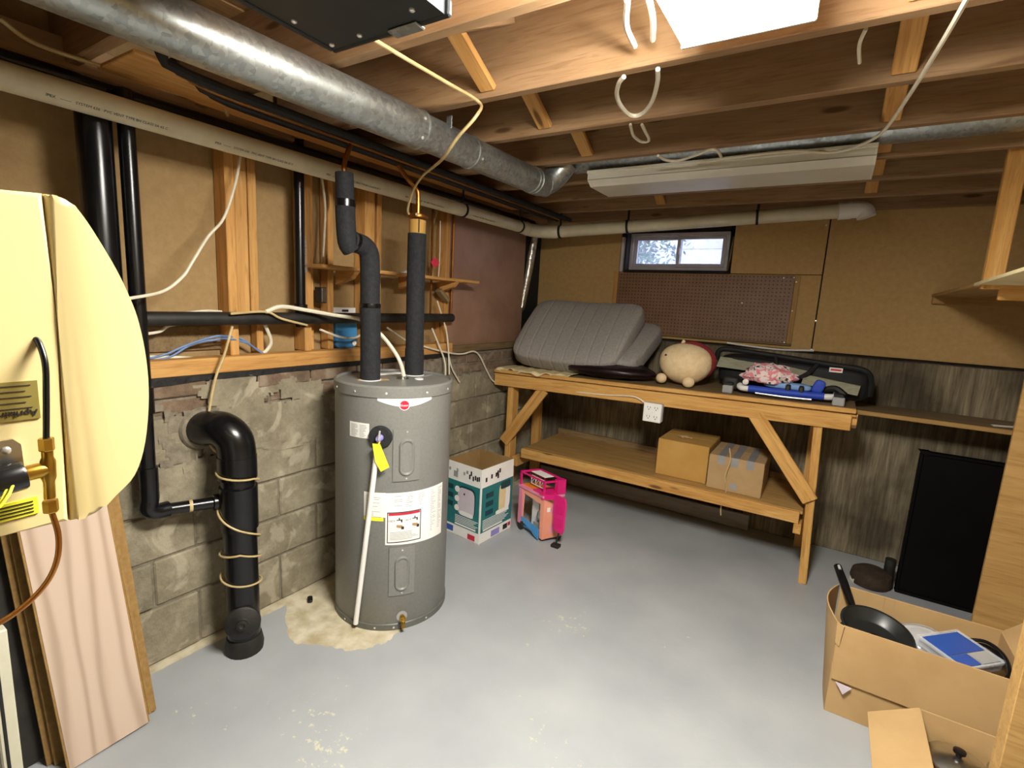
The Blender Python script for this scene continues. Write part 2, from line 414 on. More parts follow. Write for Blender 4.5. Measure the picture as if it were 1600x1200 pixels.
def floor_material():
    m, nt, b = new_mat('painted_floor')
    L = nt.links.new
    g = N(nt, 'ShaderNodeNewGeometry'); P = g.outputs['Position']
    n1 = N(nt, 'ShaderNodeTexNoise', Scale=2.2, Detail=6); L(P, n1.inputs['Vector'])
    base = ramp(nt, [(.3, srgb('9b9fa3')), (.7, srgb('afb2b4'))]); L(n1.outputs[0], base.inputs[0])
    # chips and scuffs in the paint
    n2 = N(nt, 'ShaderNodeTexNoise', Scale=28, Detail=5, Roughness=.7); L(P, n2.inputs['Vector'])
    n2b = N(nt, 'ShaderNodeTexNoise', Scale=1.7, Detail=2); L(P, n2b.inputs['Vector'])
    mm = N(nt, 'ShaderNodeMath', operation='MULTIPLY'); L(n2.outputs[0], mm.inputs[0]); L(n2b.outputs[0], mm.inputs[1])
    ch = ramp(nt, [(.39, (0, 0, 0)), (.42, (1, 1, 1))]); L(mm.outputs[0], ch.inputs[0])
    mx = N(nt, 'ShaderNodeMixRGB'); mx.inputs[2].default_value = srgb('c6c4ae'); L(ch.outputs[0], mx.inputs[0]); L(base.outputs[0], mx.inputs[1])
    # bare concrete patch around the tank and along the block wall
    sep = N(nt, 'ShaderNodeSeparateXYZ'); L(P, sep.inputs[0])
    nw = N(nt, 'ShaderNodeTexNoise', Scale=6, Detail=4); L(P, nw.inputs['Vector'])
    dist = N(nt, 'ShaderNodeVectorMath', operation='DISTANCE'); dist.inputs[1].default_value = (-1.88, 1.62, 0); L(P, dist.inputs[0])
    add = N(nt, 'ShaderNodeMath', operation='MULTIPLY_ADD'); add.inputs[1].default_value = -.18; L(nw.outputs[0], add.inputs[0]); L(dist.outputs['Value'], add.inputs[2])
    pm = N(nt, 'ShaderNodeMath', operation='LESS_THAN'); pm.inputs[1].default_value = .255; L(add.outputs[0], pm.inputs[0])
    ex = N(nt, 'ShaderNodeMath', operation='MULTIPLY_ADD'); ex.inputs[1].default_value = -.08; L(nw.outputs[0], ex.inputs[0]); L(sep.outputs[0], ex.inputs[2])
    em = N(nt, 'ShaderNodeMath', operation='LESS_THAN'); em.inputs[1].default_value = -2.2; L(ex.outputs[0], em.inputs[0])
    mxx = N(nt, 'ShaderNodeMath', operation='MAXIMUM'); L(pm.outputs[0], mxx.inputs[0]); L(em.outputs[0], mxx.inputs[1])
    nc = N(nt, 'ShaderNodeTexNoise', Scale=14, Detail=6); L(P, nc.inputs['Vector'])
    con = ramp(nt, [(.3, srgb('b3a583')), (.65, srgb('d9d0b8'))]); L(nc.outputs[0], con.inputs[0])
    m2 = N(nt, 'ShaderNodeMixRGB'); L(mxx.outputs[0], m2.inputs[0]); L(mx.outputs[0], m2.inputs[1]); L(con.outputs[0], m2.inputs[2])
    L(m2.outputs[0], b.inputs['Base Color'])
    b.inputs['Roughness'].default_value = .42
    bp = N(nt, 'ShaderNodeBump', Strength=.12, Distance=.01); L(n2.outputs[0], bp.inputs['Height']); L(bp.outputs[0], b.inputs['Normal'])
    return m
def concrete_material():
    m, nt, b = new_mat('stained_concrete')
    L = nt.links.new
    v = coords(nt, (34, 4, 2.2), True)
    n = N(nt, 'ShaderNodeTexNoise', Scale=1.6, Detail=7, Roughness=.65); L(v, n.inputs['Vector'])
    r = ramp(nt, [(.28, srgb('5a4f3d')), (.48, srgb('7f735b')), (.7, srgb('a2967c'))]); L(n.outputs[0], r.inputs[0])
    g = N(nt, 'ShaderNodeNewGeometry')
    n2 = N(nt, 'ShaderNodeTexNoise', Scale=2.3, Detail=5); L(g.outputs['Position'], n2.inputs['Vector'])
    r2 = ramp(nt, [(.36, (.2, .17, .14)), (.6, (1, 1, 1))]); L(n2.outputs[0], r2.inputs[0])
    mx = N(nt, 'ShaderNodeMixRGB', blend_type='MULTIPLY'); mx.inputs[0].default_value = .85
    L(r.outputs[0], mx.inputs[1]); L(r2.outputs[0], mx.inputs[2]); L(mx.outputs[0], b.inputs['Base Color'])
    b.inputs['Roughness'].default_value = .9
    bp = N(nt, 'ShaderNodeBump', Strength=.3, Distance=.01); L(n.outputs[0], bp.inputs['Height']); L(bp.outputs[0], b.inputs['Normal'])
    return m
def block_material(name, a, b_, c_, smear=.5):
    m, nt, b = new_mat(name)
    L = nt.links.new
    g = N(nt, 'ShaderNodeNewGeometry'); P = g.outputs['Position']
    n = N(nt, 'ShaderNodeTexNoise', Scale=7, Detail=8, Roughness=.7); L(P, n.inputs['Vector'])
    r = ramp(nt, [(.3, srgb(a)), (.5, srgb(b_)), (.72, srgb(c_))]); L(n.outputs[0], r.inputs[0])
    n2 = N(nt, 'ShaderNodeTexNoise', Scale=4, Detail=5, Distortion=2.0); L(P, n2.inputs['Vector'])
    r2 = ramp(nt, [(.56, (0, 0, 0)), (.64, (smear, smear, smear))]); L(n2.outputs[0], r2.inputs[0])
    mx = N(nt, 'ShaderNodeMixRGB'); mx.inputs[2].default_value = srgb('bdb39c'); L(r2.outputs[0], mx.inputs[0]); L(vary(nt, r.outputs[0], .12), mx.inputs[1])
    L(mx.outputs[0], b.inputs['Base Color']); b.inputs['Roughness'].default_value = .95
    n3 = N(nt, 'ShaderNodeTexNoise', Scale=60, Detail=5); L(P, n3.inputs['Vector'])
    ad = N(nt, 'ShaderNodeMath', operation='ADD'); L(n3.outputs[0], ad.inputs[0]); L(n.outputs[0], ad.inputs[1])
    bp = N(nt, 'ShaderNodeBump', Strength=.5, Distance=.012); L(ad.outputs[0], bp.inputs['Height']); L(bp.outputs[0], b.inputs['Normal'])
    return m
def pegboard_material():
    m, nt, b = new_mat('pegboard'); L = nt.links.new
    tc = N(nt, 'ShaderNodeTexCoord')
    mp = N(nt, 'ShaderNodeMapping'); mp.inputs['Scale'].default_value = (1/.0265,)*3; L(tc.outputs['Object'], mp.inputs[0])
    fr = N(nt, 'ShaderNodeVectorMath', operation='FRACTION'); L(mp.outputs[0], fr.inputs[0])
    sb = N(nt, 'ShaderNodeVectorMath', operation='SUBTRACT'); sb.inputs[1].default_value = (.5, .5, .5); L(fr.outputs[0], sb.inputs[0])
    ml = N(nt, 'ShaderNodeVectorMath', operation='MULTIPLY'); ml.inputs[1].default_value = (1, 0, 1); L(sb.outputs[0], ml.inputs[0])
    ln = N(nt, 'ShaderNodeVectorMath', operation='LENGTH'); L(ml.outputs[0], ln.inputs[0])
    lt = N(nt, 'ShaderNodeMath', operation='LESS_THAN'); lt.inputs[1].default_value = .17; L(ln.outputs['Value'], lt.inputs[0])
    n = N(nt, 'ShaderNodeTexNoise', Scale=8, Detail=4); L(tc.outputs['Object'], n.inputs['Vector'])
    r = ramp(nt, [(.3, srgb('7d5b3f')), (.7, srgb('8a664a'))]); L(n.outputs[0], r.inputs[0])
    mx = N(nt, 'ShaderNodeMixRGB'); mx.inputs[2].default_value = srgb('2a1b10'); L(lt.outputs[0], mx.inputs[0]); L(r.outputs[0], mx.inputs[1])
    L(mx.outputs[0], b.inputs['Base Color']); b.inputs['Roughness'].default_value = .5
    iv = N(nt, 'ShaderNodeMath', operation='SUBTRACT'); iv.inputs[0].default_value = 1; L(lt.outputs[0], iv.inputs[1])
    bp = N(nt, 'ShaderNodeBump', Strength=.6, Distance=.004); L(iv.outputs[0], bp.inputs['Height']); L(bp.outputs[0], b.inputs['Normal'])
    return m
def quilt_material():
    m, nt, b = new_mat('grey_quilt'); L = nt.links.new
    v = coords(nt)
    n = N(nt, 'ShaderNodeTexNoise', Scale=60, Detail=5, Roughness=.7); L(v, n.inputs['Vector'])
    r = ramp(nt, [(.3, srgb('8c8781')), (.7, srgb('a09a94'))]); L(n.outputs[0], r.inputs[0]); L(r.outputs[0], b.inputs['Base Color'])
    b.inputs['Roughness'].default_value = .95
    wv = N(nt, 'ShaderNodeTexWave', Scale=3.2, Distortion=.4); wv.bands_direction = 'X'; L(v, wv.inputs['Vector'])
    r2 = ramp(nt, [(0, (0, 0, 0)), (.1, (1, 1, 1))]); L(wv.outputs[0], r2.inputs[0])
    ad = N(nt, 'ShaderNodeMath', operation='MULTIPLY_ADD'); ad.inputs[1].default_value = .25; L(n.outputs[0], ad.inputs[0]); L(r2.outputs[0], ad.inputs[2])
    bp = N(nt, 'ShaderNodeBump', Strength=.35, Distance=.01); L(ad.outputs[0], bp.inputs['Height']); L(bp.outputs[0], b.inputs['Normal'])
    return m
def patterned_cloth():
    m, nt, b = new_mat('pink_patterned_cloth'); L = nt.links.new
    v = coords(nt)
    vo = N(nt, 'ShaderNodeTexNoise', Scale=18, Detail=2, Distortion=1.5); L(v, vo.inputs['Vector'])
    r = ramp(nt, [(.36, srgb('3b3138')), (.4, srgb('e9dcd8')), (.49, srgb('e8d7d4')), (.52, srgb('e08690')), (.8, srgb('e8959c'))]); L(vo.outputs[0], r.inputs[0])
    L(r.outputs[0], b.inputs['Base Color']); b.inputs['Roughness'].default_value = .95
    return m
M['floor'] = floor_material(); M['concrete'] = concrete_material()
M['block'] = block_material('concrete_block', '6e6653', '877e69', 'a39a83')
M['brick'] = block_material('old_brick', '57463a', '75614e', '93806a', .25)
M['peg'] = pegboard_material(); M['quilt'] = quilt_material(); M['pattern'] = patterned_cloth()

# ================================================================== SETTING
YB = 4.0; XL = -2.21
struct(box('floor', (-2.6, -2.1, -.12), (1.9, 4.4, 0), M['floor'], bevel=0))

# ---- wall_left: block foundation, framed wall above
wl = struct(box('wall_left', (-2.75, -2.1, 0), (-2.222, 4.02, 1.195), M['mortar'], bevel=0))
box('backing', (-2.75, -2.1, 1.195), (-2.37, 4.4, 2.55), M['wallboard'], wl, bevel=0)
def course(z0, z1, joints, m, nm, jitter=.004):
    for a, b in zip(joints[:-1], joints[1:]):
        d = random.uniform(-jitter, jitter)
        box(nm, (-2.26, a+.005, z0+.005), (XL+d, b-.005, z1-.005), m, wl, bevel=.006)
odd = [.075+.388*i for i in range(-1, 11)]; odd = [min(y, 3.995) for y in odd if y < 4.2]
even = [.242+.39*i for i in range(-1, 11)]; even = [min(y, 3.995) for y in even if y < 4.2]
def dd(l):
    o = []
    for v in l:
        if not o or v-o[-1] > .03: o.append(v)
    return o
odd = dd(odd); even = dd(even)
course(.0, .25, even, M['block'], 'concrete_block')
course(.25, .455, odd, M['block'], 'concrete_block')
course(.455, .655, even, M['block'], 'concrete_block')
course(.655, .85, odd, M['block'], 'concrete_block')
course(.85, 1.045, [y+.04 for y in even if y < 3.9]+[3.995], M['block'], 'concrete_block')
yy = [-.3]
while yy[-1] < 3.9: yy.append(min(3.995, yy[-1]+random.uniform(.17, .3)))
course(1.045, 1.118, yy, M['brick'], 'brick', .01)
yy2 = [-.3, -.18]
while yy2[-1] < 3.9: yy2.append(min(3.995, yy2[-1]+random.uniform(.17, .3)))
course(1.118, 1.19, yy2, M['brick'], 'brick', .01)
# old parging smeared over the upper courses
def parge(y0, y1, z0, z1, thr, seed, m):
    V = []; F = []; n, k = int((y1-y0)/.012), int((z1-z0)/.012); idx = {}
    def vid(i, j):
        if (i, j) not in idx:
            y = y0+(y1-y0)*i/n; z = z0+(z1-z0)*j/k
            idx[(i, j)] = len(V); V.append((XL+.003+.012*max(0, noise.noise((y*9, z*9, seed)))+.004*noise.noise((y*40, z*40, seed)), y+.004*noise.noise((z*50, y*50, 2)), z+.004*noise.noise((y*50, z*50, 5))))
        return idx[(i, j)]
    for i in range(n):
        for j in range(k):
            y = (i+.5)/n; z = (j+.5)/k
            e = min(y, 1-y, z, 1-z)*3
            if noise.fractal(((y0+(y1-y0)*y)*4.5, (z0+(z1-z0)*z)*6, seed), 1, 2, 4)+min(0, e-.6) > thr: F.append((vid(i, j), vid(i+1, j), vid(i+1, j+1), vid(i, j+1)))
    if F: mesh('parging', V, F, m, wl, True, sharp=80)
parge(.98, 1.80, .80, 1.19, -.12, 1.5, M['block']); parge(.86, 1.30, .70, 1.15, .05, 7.5, M['mortar']); parge(1.9, 3.6, .98, 1.2, .0, 4.5, M['mortar'])
# ragged black strip under the sill plate
V = []; F = []
n = 60
for i in range(n+1):
    y = -.6+3.3*i/n
    zb = 1.183+.012*noise.noise((y*5, 0, 0))-.012*max(0, 1.3-y); zt = 1.207
    for x in (-2.2-.004*random.random(), -2.33): V += [(x, y, zb), (x, y, zt)]
for i in range(n):
    a = 4*i; F += [(a, a+4, a+5, a+1), (a+1, a+5, a+7, a+3), (a+3, a+7, a+6, a+2), (a+2, a+6, a+4, a)]
mesh('under_sill_strip', V, F, M['ragged_black'], wl)
beam('sill_plate', (-2.262, -1.0, 1.24), (-2.262, 2.735, 1.24), .09, .068, M['stud'], wl)
beam('sill_plate', (-2.30, 2.735, 1.225), (-2.30, 3.9, 1.225), .12, .05, M['oldwood'], wl)
ZS, ZT = 1.274, 2.24
def stud(y0, y1, x1=-2.255, z0=ZS, z1=ZT, d=.089, m='stud'):
    return beam('stud', (x1-d/2, (y0+y1)/2, z0), (x1-d/2, (y0+y1)/2, z1), y1-y0, d, M[m], wl, up=(1, 0, 0))
stud(1.222, 1.262); stud(1.264, 1.322, x1=-2.262, z0=1.42); stud(1.324, 1.362, x1=-2.256, z0=1.42)
stud(1.366, 1.40, x1=-2.29, d=.05, z0=1.274, z1=1.42)
stud(1.60, 1.640); stud(1.66, 1.685, x1=-2.30, d=.04); stud(1.755, 1.79, x1=-2.275, d=.065)
stud(1.985, 2.055); stud(2.085, 2.12, x1=-2.27, d=.07); stud(2.43, 2.468, x1=-2.29, d=.05); stud(2.69, 2.728, x1=-2.262)
stud(.42, .46); stud(-.1, -.06)
beam('top_plate', (-2.27, -2.0, 2.30), (-2.27, 3.98, 2.30), .1, .09, M['joist'], wl)
# brown boards behind the studs
for a, b in ((-1.0, .44), (.445, 1.243), (1.248, 1.62), (1.625, 2.02), (2.025, 2.46), (2.465, 2.70)):
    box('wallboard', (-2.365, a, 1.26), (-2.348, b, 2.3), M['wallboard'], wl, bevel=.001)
box('wallboard', (-2.345, .43, 1.295), (-2.335, 1.222, 1.40), M['oldwood'], wl)     # darker strip low between studs
box('wallboard', (-2.29, 2.732, 1.23), (-2.272, 3.72, 2.262), M['wallboard_red'], wl, bevel=.001)
box('corner_void', (-2.36, 3.72, 1.2), (-2.34, 4.2, 2.4), M['black_dull'], wl, bevel=0)  # black sheet; the darkness of the open corner gap put in as colour

# ---- wall_back: stained concrete below, wallboard above, window opening
wb = struct(box('wall_back', (-2.75, YB, 0), (1.9, 4.42, 1.335), M['concrete'], bevel=.006))
WX0, WX1, WZ0, WZ1 = -1.535, -.712, 1.872, 2.24
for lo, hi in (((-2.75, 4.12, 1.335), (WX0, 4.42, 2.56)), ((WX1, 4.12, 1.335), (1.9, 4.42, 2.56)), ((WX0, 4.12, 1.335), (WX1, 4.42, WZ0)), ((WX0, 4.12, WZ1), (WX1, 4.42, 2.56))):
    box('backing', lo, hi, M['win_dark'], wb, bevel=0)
box('wallboard', (-2.40, 4.098, 1.352), (WX0-.045, 4.12, 2.29), M['wallboard_bright'], wb, bevel=.002)
box('wallboard', (WX0-.041, 4.098, 1.352), (-.122, 4.12, WZ0-.003), M['wallboard_bright'], wb, bevel=.002)
box('wallboard', (WX1+.004, 4.098, WZ0+.001), (-.122, 4.12, 2.29), M['wallboard_bright'], wb, bevel=.002)
box('wallboard', (-.114, 4.098, 1.352), (1.9, 4.12, 2.29), M['wallboard_bright'], wb, bevel=.002)
beam('batten', (WX0-.06, 4.095, 1.37), (WX0-.06, 4.095, 1.87), .035, .012, M['stud'], wb, up=(0, 1, 0))
for x, z in ((-.118, 1.56), (-.118, 1.36), (-.14, 2.2)):
    lathe('nail', (x, 4.098, z), (0, -1, 0), [(.006, 0), (.006, .002), (0, .003)], M['screw'], wb, 8)

# ---- window_1
wn = struct(link('window_1', None, Matrix.Translation((-1.12, 4.2, WZ0))))
fy0, fy1 = 4.19, 4.30
def frame(nm, x0, x1, z0, z1, y0, y1, t, m, par):
    box(nm, (x0, y0, z0), (x1, y1, z0+t), m, par); box(nm, (x0, y0, z1-t), (x1, y1, z1), m, par)
    box(nm, (x0, y0, z0+t), (x0+t, y1, z1-t), m, par); box(nm, (x1-t, y0, z0+t), (x1, y1, z1-t), m, par)
frame('outer_frame', WX0+.004, WX1-.04, WZ0+.025, WZ1-.05, fy0, fy1, .024, M['vinyl'], wn)
frame('sash', WX0+.03, -1.115, WZ0+.051, WZ1-.076, fy0+.03, fy0+.055, .026, M['vinyl'], wn)
frame('sash', -1.145, WX1-.066, WZ0+.051, WZ1-.076, fy0+.004, fy0+.029, .026, M['vinyl'], wn)
box('pane', (WX0+.05, fy0+.04, WZ0+.07), (-1.13, fy0+.044, WZ1-.096), M['glass'], wn, bevel=0)
box('pane', (-1.125, fy0+.014, WZ0+.07), (WX1-.085, fy0+.018, WZ1-.096), M['glass'], wn, bevel=0)
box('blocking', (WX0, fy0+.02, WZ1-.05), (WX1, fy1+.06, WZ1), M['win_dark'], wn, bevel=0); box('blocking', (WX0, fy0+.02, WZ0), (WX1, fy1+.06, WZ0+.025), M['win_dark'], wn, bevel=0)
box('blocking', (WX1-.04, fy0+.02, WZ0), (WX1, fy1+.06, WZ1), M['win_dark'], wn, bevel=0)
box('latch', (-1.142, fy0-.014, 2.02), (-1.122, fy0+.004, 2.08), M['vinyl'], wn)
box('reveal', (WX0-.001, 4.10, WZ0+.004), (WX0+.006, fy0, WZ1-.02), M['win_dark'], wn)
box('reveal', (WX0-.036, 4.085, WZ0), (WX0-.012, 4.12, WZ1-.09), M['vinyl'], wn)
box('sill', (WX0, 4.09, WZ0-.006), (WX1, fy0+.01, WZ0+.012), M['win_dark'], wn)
beam('shim', (WX1-.02, 4.12, WZ0+.02), (WX1-.003, 4.12, WZ1-.1), .012, .02, M['oldwood'], wn, up=(0, 1, 0))
# outside: ground, neighbour's pale wall, shrub
struct(box('ground_outside', (-4.5, 4.42, 1.3), (2.5, 8, 1.74), M['gravel'], bevel=0))
nb = thing('neighbour_wall', 'pale lilac boarded wall seen through the basement window', 'wall', (-2.6, 6.6, 1.74))
nb['kind'] = 'structure'
for i in range(12):
    box('board', (-3.4, 6.6, 1.74+.2*i), (-.2, 6.65, 1.935+.2*i), M['siding'], nb)
sh = thing('shrub', 'leafy green shrub outside the basement window', 'shrub', (-2.05, 5.3, 1.74))
rr = random.Random(3)
V = []; F = []
for i in range(2600):
    c = Vector((rr.gauss(-2.05, .27), rr.gauss(5.3, .22), 1.76+abs(rr.gauss(.35, .3))))
    a = Vector((rr.gauss(0, 1), rr.gauss(0, 1), rr.gauss(0, 1))).normalized(); b = a.cross(Vector((rr.gauss(0, 1), rr.gauss(0, 1), 1))).normalized()
    L_ = rr.uniform(.02, .045); W_ = L_*.45
    k = len(V); V += [c-a*L_, c+b*W_, c+a*L_, c-b*W_]; F.append((k, k+1, k+2, k+3))
lf = mesh('foliage', V, F, M['leaf'], sh); lf['kind'] = 'stuff'
for i in range(5):
    tube('stem', [(-2.05+.02*i, 5.3, 1.735), (-2.1+.06*i, 5.28+.03*i, 2.0), (-2.25+.11*i, 5.2+.06*i, 2.35)], .01, M['oldwood'], sh, 6, 4)

# ---- the two walls out of view, closing the room
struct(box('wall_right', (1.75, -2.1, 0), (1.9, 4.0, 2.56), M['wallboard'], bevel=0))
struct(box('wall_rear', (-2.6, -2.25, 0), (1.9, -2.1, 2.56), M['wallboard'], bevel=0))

# ---- ceiling: subfloor planks on joists with diagonal bridging
ce = struct(box('ceiling', (-2.7, -2.2, 2.545), (1.9, 4.42, 2.6), M['subfloor'], bevel=0))
x = -2.42; k = 0
while x < 1.74:
    wd = .185
    beam('subfloor_plank', (x+wd/2, -2.05, 2.533-.002*(k % 3)), (x+wd/2, 4.1, 2.533-.002*(k % 3)), wd-.004, .02, M['subfloor'], ce)
    x += wd; k += 1
JB, JT = 2.27, 2.522
jy = [-1.70, -1.29, -.88, -.49, -.08, .312, .72, 1.12, 1.537, 1.943, 2.363, 2.772, 3.18, 3.59]
for y in jy:
    beam('joist', (-2.33, y, (JB+JT)/2), (1.74, y, (JB+JT)/2), .04, JT-JB, M['joist'], ce)
beam('rim_joist', (-2.32, 4.05, 2.4), (1.74, 4.05, 2.4), .04, .24, M['joist'], ce)
for row in (-1.08, .1):
    for a, b in zip(jy[6:], jy[7:]):
        s = .02
        beam('bridging', (row-.03, a+.021, JT-.03), (row-.03, b-.021, JB+.025), .022, .06, M['stud'], ce, up=(1, 0, 0))
        beam('bridging', (row+.035, a+.021, JB+.03), (row+.035, b-.021, JT-.03), .022, .06, M['joist'], ce, up=(1, 0, 0))

# ================================================================== LAMPS
def lit_fixture():
    t = thing('ceiling_light', 'switched-on fluorescent ceiling light with a glowing white lens', 'light', (-.255, 1.0, JB))
    box('housing', (-.385, .685, 2.245), (-.125, 1.282, JB), M['lamp_steel'], t)
    box('lens', (-.389, .68, 2.188), (-.117, 1.288, 2.247), M['lens'], t, bevel=.006)
    for y in (.672, 1.286): box('end_cap', (-.391, y, 2.186), (-.115, y+.01, 2.25), M['lamp_steel'], t)
lit_fixture()
def dark_fixture():
    t = thing('unlit_ceiling_light', 'long switched-off white ceiling light across the joists near the window', 'light', (-.57, 2.7, JB))
    x0, x1 = -1.19, .05
    prof = [(2.53, 2.258), (2.53, 2.225), (2.575, 2.2), (2.83, 2.2), (2.87, 2.225), (2.87, 2.258)]
    prism('lens', [(x0+.008, y, z) for y, z in prof], (x1-x0-.016, 0, 0), M['lens_off'], t)
    prism('end_cap', [(x0, y, z) for y, z in prof], (.008, 0, 0), M['lamp_steel'], t)
    prism('end_cap', [(x1-.008, y, z) for y, z in prof], (.008, 0, 0), M['lamp_steel'], t)
    box('housing', (x0, 2.515, 2.255), (x1, 2.885, JB), M['lamp_steel'], t)
    for y in (2.532, 2.868):
        beam('seam_strip', (x0, y, 2.226), (x1, y, 2.226), .004, .006, M['lamp_steel'], t)
dark_fixture()

# ================================================================== WATER HEATER
TX, TY, TR, TH = -1.796, 1.774, .28, 1.18
def cyl_pt(a, z, r): return Vector((TX+r*math.cos(R(a)), TY+r*math.sin(R(a)), z))
def patch(name, a0, a1, zlo, zhi, mat_, parent, r=TR+.0015, t=.0012, n=None):
    """thin sheet wrapped round the tank; zlo/zhi numbers or functions of 0..1"""
    n = n or max(2, int(abs(a1-a0)/3)); V = []; F = []
    fl = zlo if callable(zlo) else (lambda u: zlo); fh = zhi if callable(zhi) else (lambda u: zhi)
    for i in range(n+1):
        u = i/n; a = a0+(a1-a0)*u
        V += [cyl_pt(a, fl(u), r), cyl_pt(a, fh(u), r), cyl_pt(a, fh(u), r-t), cyl_pt(a, fl(u), r-t)]
    for i in range(n):
        k = 4*i; F += [(k, k+4, k+5, k+1), (k+1, k+5, k+6, k+2), (k+2, k+6, k+7, k+3), (k+3, k+7, k+4, k)]
    F += [(0, 1, 2, 3), (4*n, 4*n+3, 4*n+2, 4*n+1)]
    return mesh(name, V, F, mat_, parent, False)
def water_heater():
    t = thing('water_heater', 'grey cylindrical electric water heater with white stickers standing on the floor', 'water heater', (TX, TY, 0))
    lathe('tank_body', (TX, TY, 0), (0, 0, 1), [(TR-.012, .004), (TR-.006, 0.02), (TR, .03), (TR, TH-.05)], M['tank'], t, 72)
    lathe('base_ring', (TX, TY, 0), (0, 0, 1), [(TR-.004, 0), (TR+.004, 0), (TR+.004, .028), (TR, .032), (TR-.01, .032)], M['tank_dark'], t, 72)
    lathe('top_cap', (TX, TY, 0), (0, 0, 1), [(TR-.01, TH-.05), (TR+.005, TH-.05), (TR+.005, TH-.006), (TR, TH), (TR-.006, TH+.002), (TR-.012, TH-.008), (0, TH-.008)], M['tank'], t, 72)
    for a in (-110, -82, -52, -14, 16, 60):
        p = cyl_pt(a, TH-.03, TR+.004); lathe('screw', p, p-Vector((TX, TY, p.z)), [(.006, 0), (.006, .002), (.003, .004), (0, .004)], M['screw'], t, 8)
    for a in (-95, -60, -42, -8):
        p = cyl_pt(a, .014, TR+.003); lathe('screw', p, p-Vector((TX, TY, p.z)), [(.005, 0), (.005, .002), (0, .004)], M['screw'], t, 8)
    # element access covers
    for (a0, a1, z0, z1) in ((-45.2, -20.5, .745, .989), (-47.2, -23, .18, .42)):
        c = patch('access_cover', a0, a1, z0, z1, M['tank'], t, TR+.006, .006, 10)
        am = (a0+a1)/2; zm = (z0+z1)/2-.01; V = []; F = []
        # raised slot-shaped pressing, lofted from rings
        def ring(hw, hh, r):
            out = []
            for k in range(28):
                th = 2*math.pi*k/28; cx = hw*math.cos(th); sy = hw*math.sin(th)
                zz = sy+(hh-hw)*(1 if math.sin(th) >= 0 else -1)
                out.append(cyl_pt(am+math.degrees(cx/TR), zm+zz, r))
            return out
        rs = [ring(.036, .088, TR+.006), ring(.030, .082, TR+.014), ring(.026, .078, TR+.014), ring(.020, .072, TR+.009)]
        for q in rs: V += q
        for i in range(3):
            for k in range(28): F.append((i*28+k, i*28+(k+1) % 28, (i+1)*28+(k+1) % 28, (i+1)*28+k))
        F.append(tuple(3*28+k for k in range(28)))
        mesh('pressing', V, F, M['tank'], c, True)
        for z in (z0+.012, z1-.012):
            p = cyl_pt(am, z, TR+.005); lathe('screw', p, p-Vector((TX, TY, p.z)), [(.004, 0), (.004, .003), (0, .004)], M['screw'], c, 8)
    # brand banner and round emblem
    bn = patch('brand_banner', -59.8, -8.6, lambda u: 1.117-.026*math.sin(math.pi*u)**1.0, 1.146, M['white_print'], t)
    def around(s, a_mid, z, size, m, parent, nm='lettering', r=TR+.0022):
        cu = bpy.data.curves.new(nm, 'FONT'); cu.body = s; cu.size = size; cu.align_x = 'CENTER'; cu.align_y = 'CENTER'; cu.resolution_u = 2
        o = bpy.data.objects.new(nm, cu); COL.objects.link(o); bpy.context.view_layer.update()
        me = bpy.data.meshes.new_from_object(o); bpy.data.objects.remove(o)
        V = [cyl_pt(a_mid+math.degrees(v.co.x/TR), z+v.co.y, r) for v in me.vertices]; F = [tuple(p.vertices) for p in me.polygons]
        return mesh(nm, V, F, m, parent)
    around('PERFORMANCE', -32, 1.135, .02, M['ink_soft'], bn)
    def disc(nm, a, z, rad, m, r, parent, n=24):
        V = [cyl_pt(a, z, r)]+[cyl_pt(a+math.degrees(rad*math.cos(2*math.pi*k/n)/TR), z+rad*math.sin(2*math.pi*k/n), r) for k in range(n)]
        return mesh(nm, V, [(0, 1+k, 1+(k+1) % n) for k in range(n)], m, parent)
    em = disc('emblem', -35.7, 1.099, .024, M['white_print'], TR+.0028, t)
    disc('emblem_field', -35.7, 1.099, .0205, M['red'], TR+.0034, em)
    around('Rheem', -35.7, 1.098, .0155, M['white_print'], em, 'lettering', TR+.004)
    # rating sticker
    rs_ = patch('rating_sticker', -88.6, -67.3, .94, 1.009, M['white_print'], t)
    rn = random.Random(5)
    for i in range(9):
        z = 1.0-.0065*i; patch('print_line', -86.5, -86.5+rn.uniform(5, 8), z-.002, z, M['ink_soft'], rs_, TR+.0022, .0005, 3)
        patch('print_line', -77, -77+rn.uniform(4, 7.5), z-.002, z, M['ink_soft'], rs_, TR+.0022, .0005, 3)
    # big instruction label
    lb = patch('instruction_label', -51.2, 12.2, lambda u: .437-.012*u, lambda u: .689, M['white_print'], t)
    lb2 = patch('instruction_label', -71.9, -51.2, .571, .69, M['white_print'], t)
    patch('yellow_strip', -71.9, -53, .553, .5705, M['yellow'], lb2)
    for i in range(13):
        z = .676-.0085*i
        patch('print_line', -70, -70+rn.uniform(6, 15), z-.002, z, M['ink_soft'], lb2, TR+.0022, .0005, 4)
    for cx in (-33, -20, -6, 4):
        for i in range(8 if cx < -10 else 24):
            z = .674-.0088*i
            if cx == -6 or cx == 4 or i < 7: patch('print_line', cx, cx+rn.uniform(2, 7.5 if cx < 4 else 6), z-.0018, z, M['ink_soft'], lb, TR+.0022, .0005, 3)
    for (a0, a1, z0, z1) in ((-43, -36, .655, .672), (-43, -36, .625, .646), (-30, -25, .64, .665)):
        patch('print_line', a0, a1, z0, z0+.002, M['ink_soft'], lb, TR+.0022, .0005, 3); patch('print_line', a0, a1, z1, z1+.002, M['ink_soft'], lb, TR+.0022, .0005, 3)
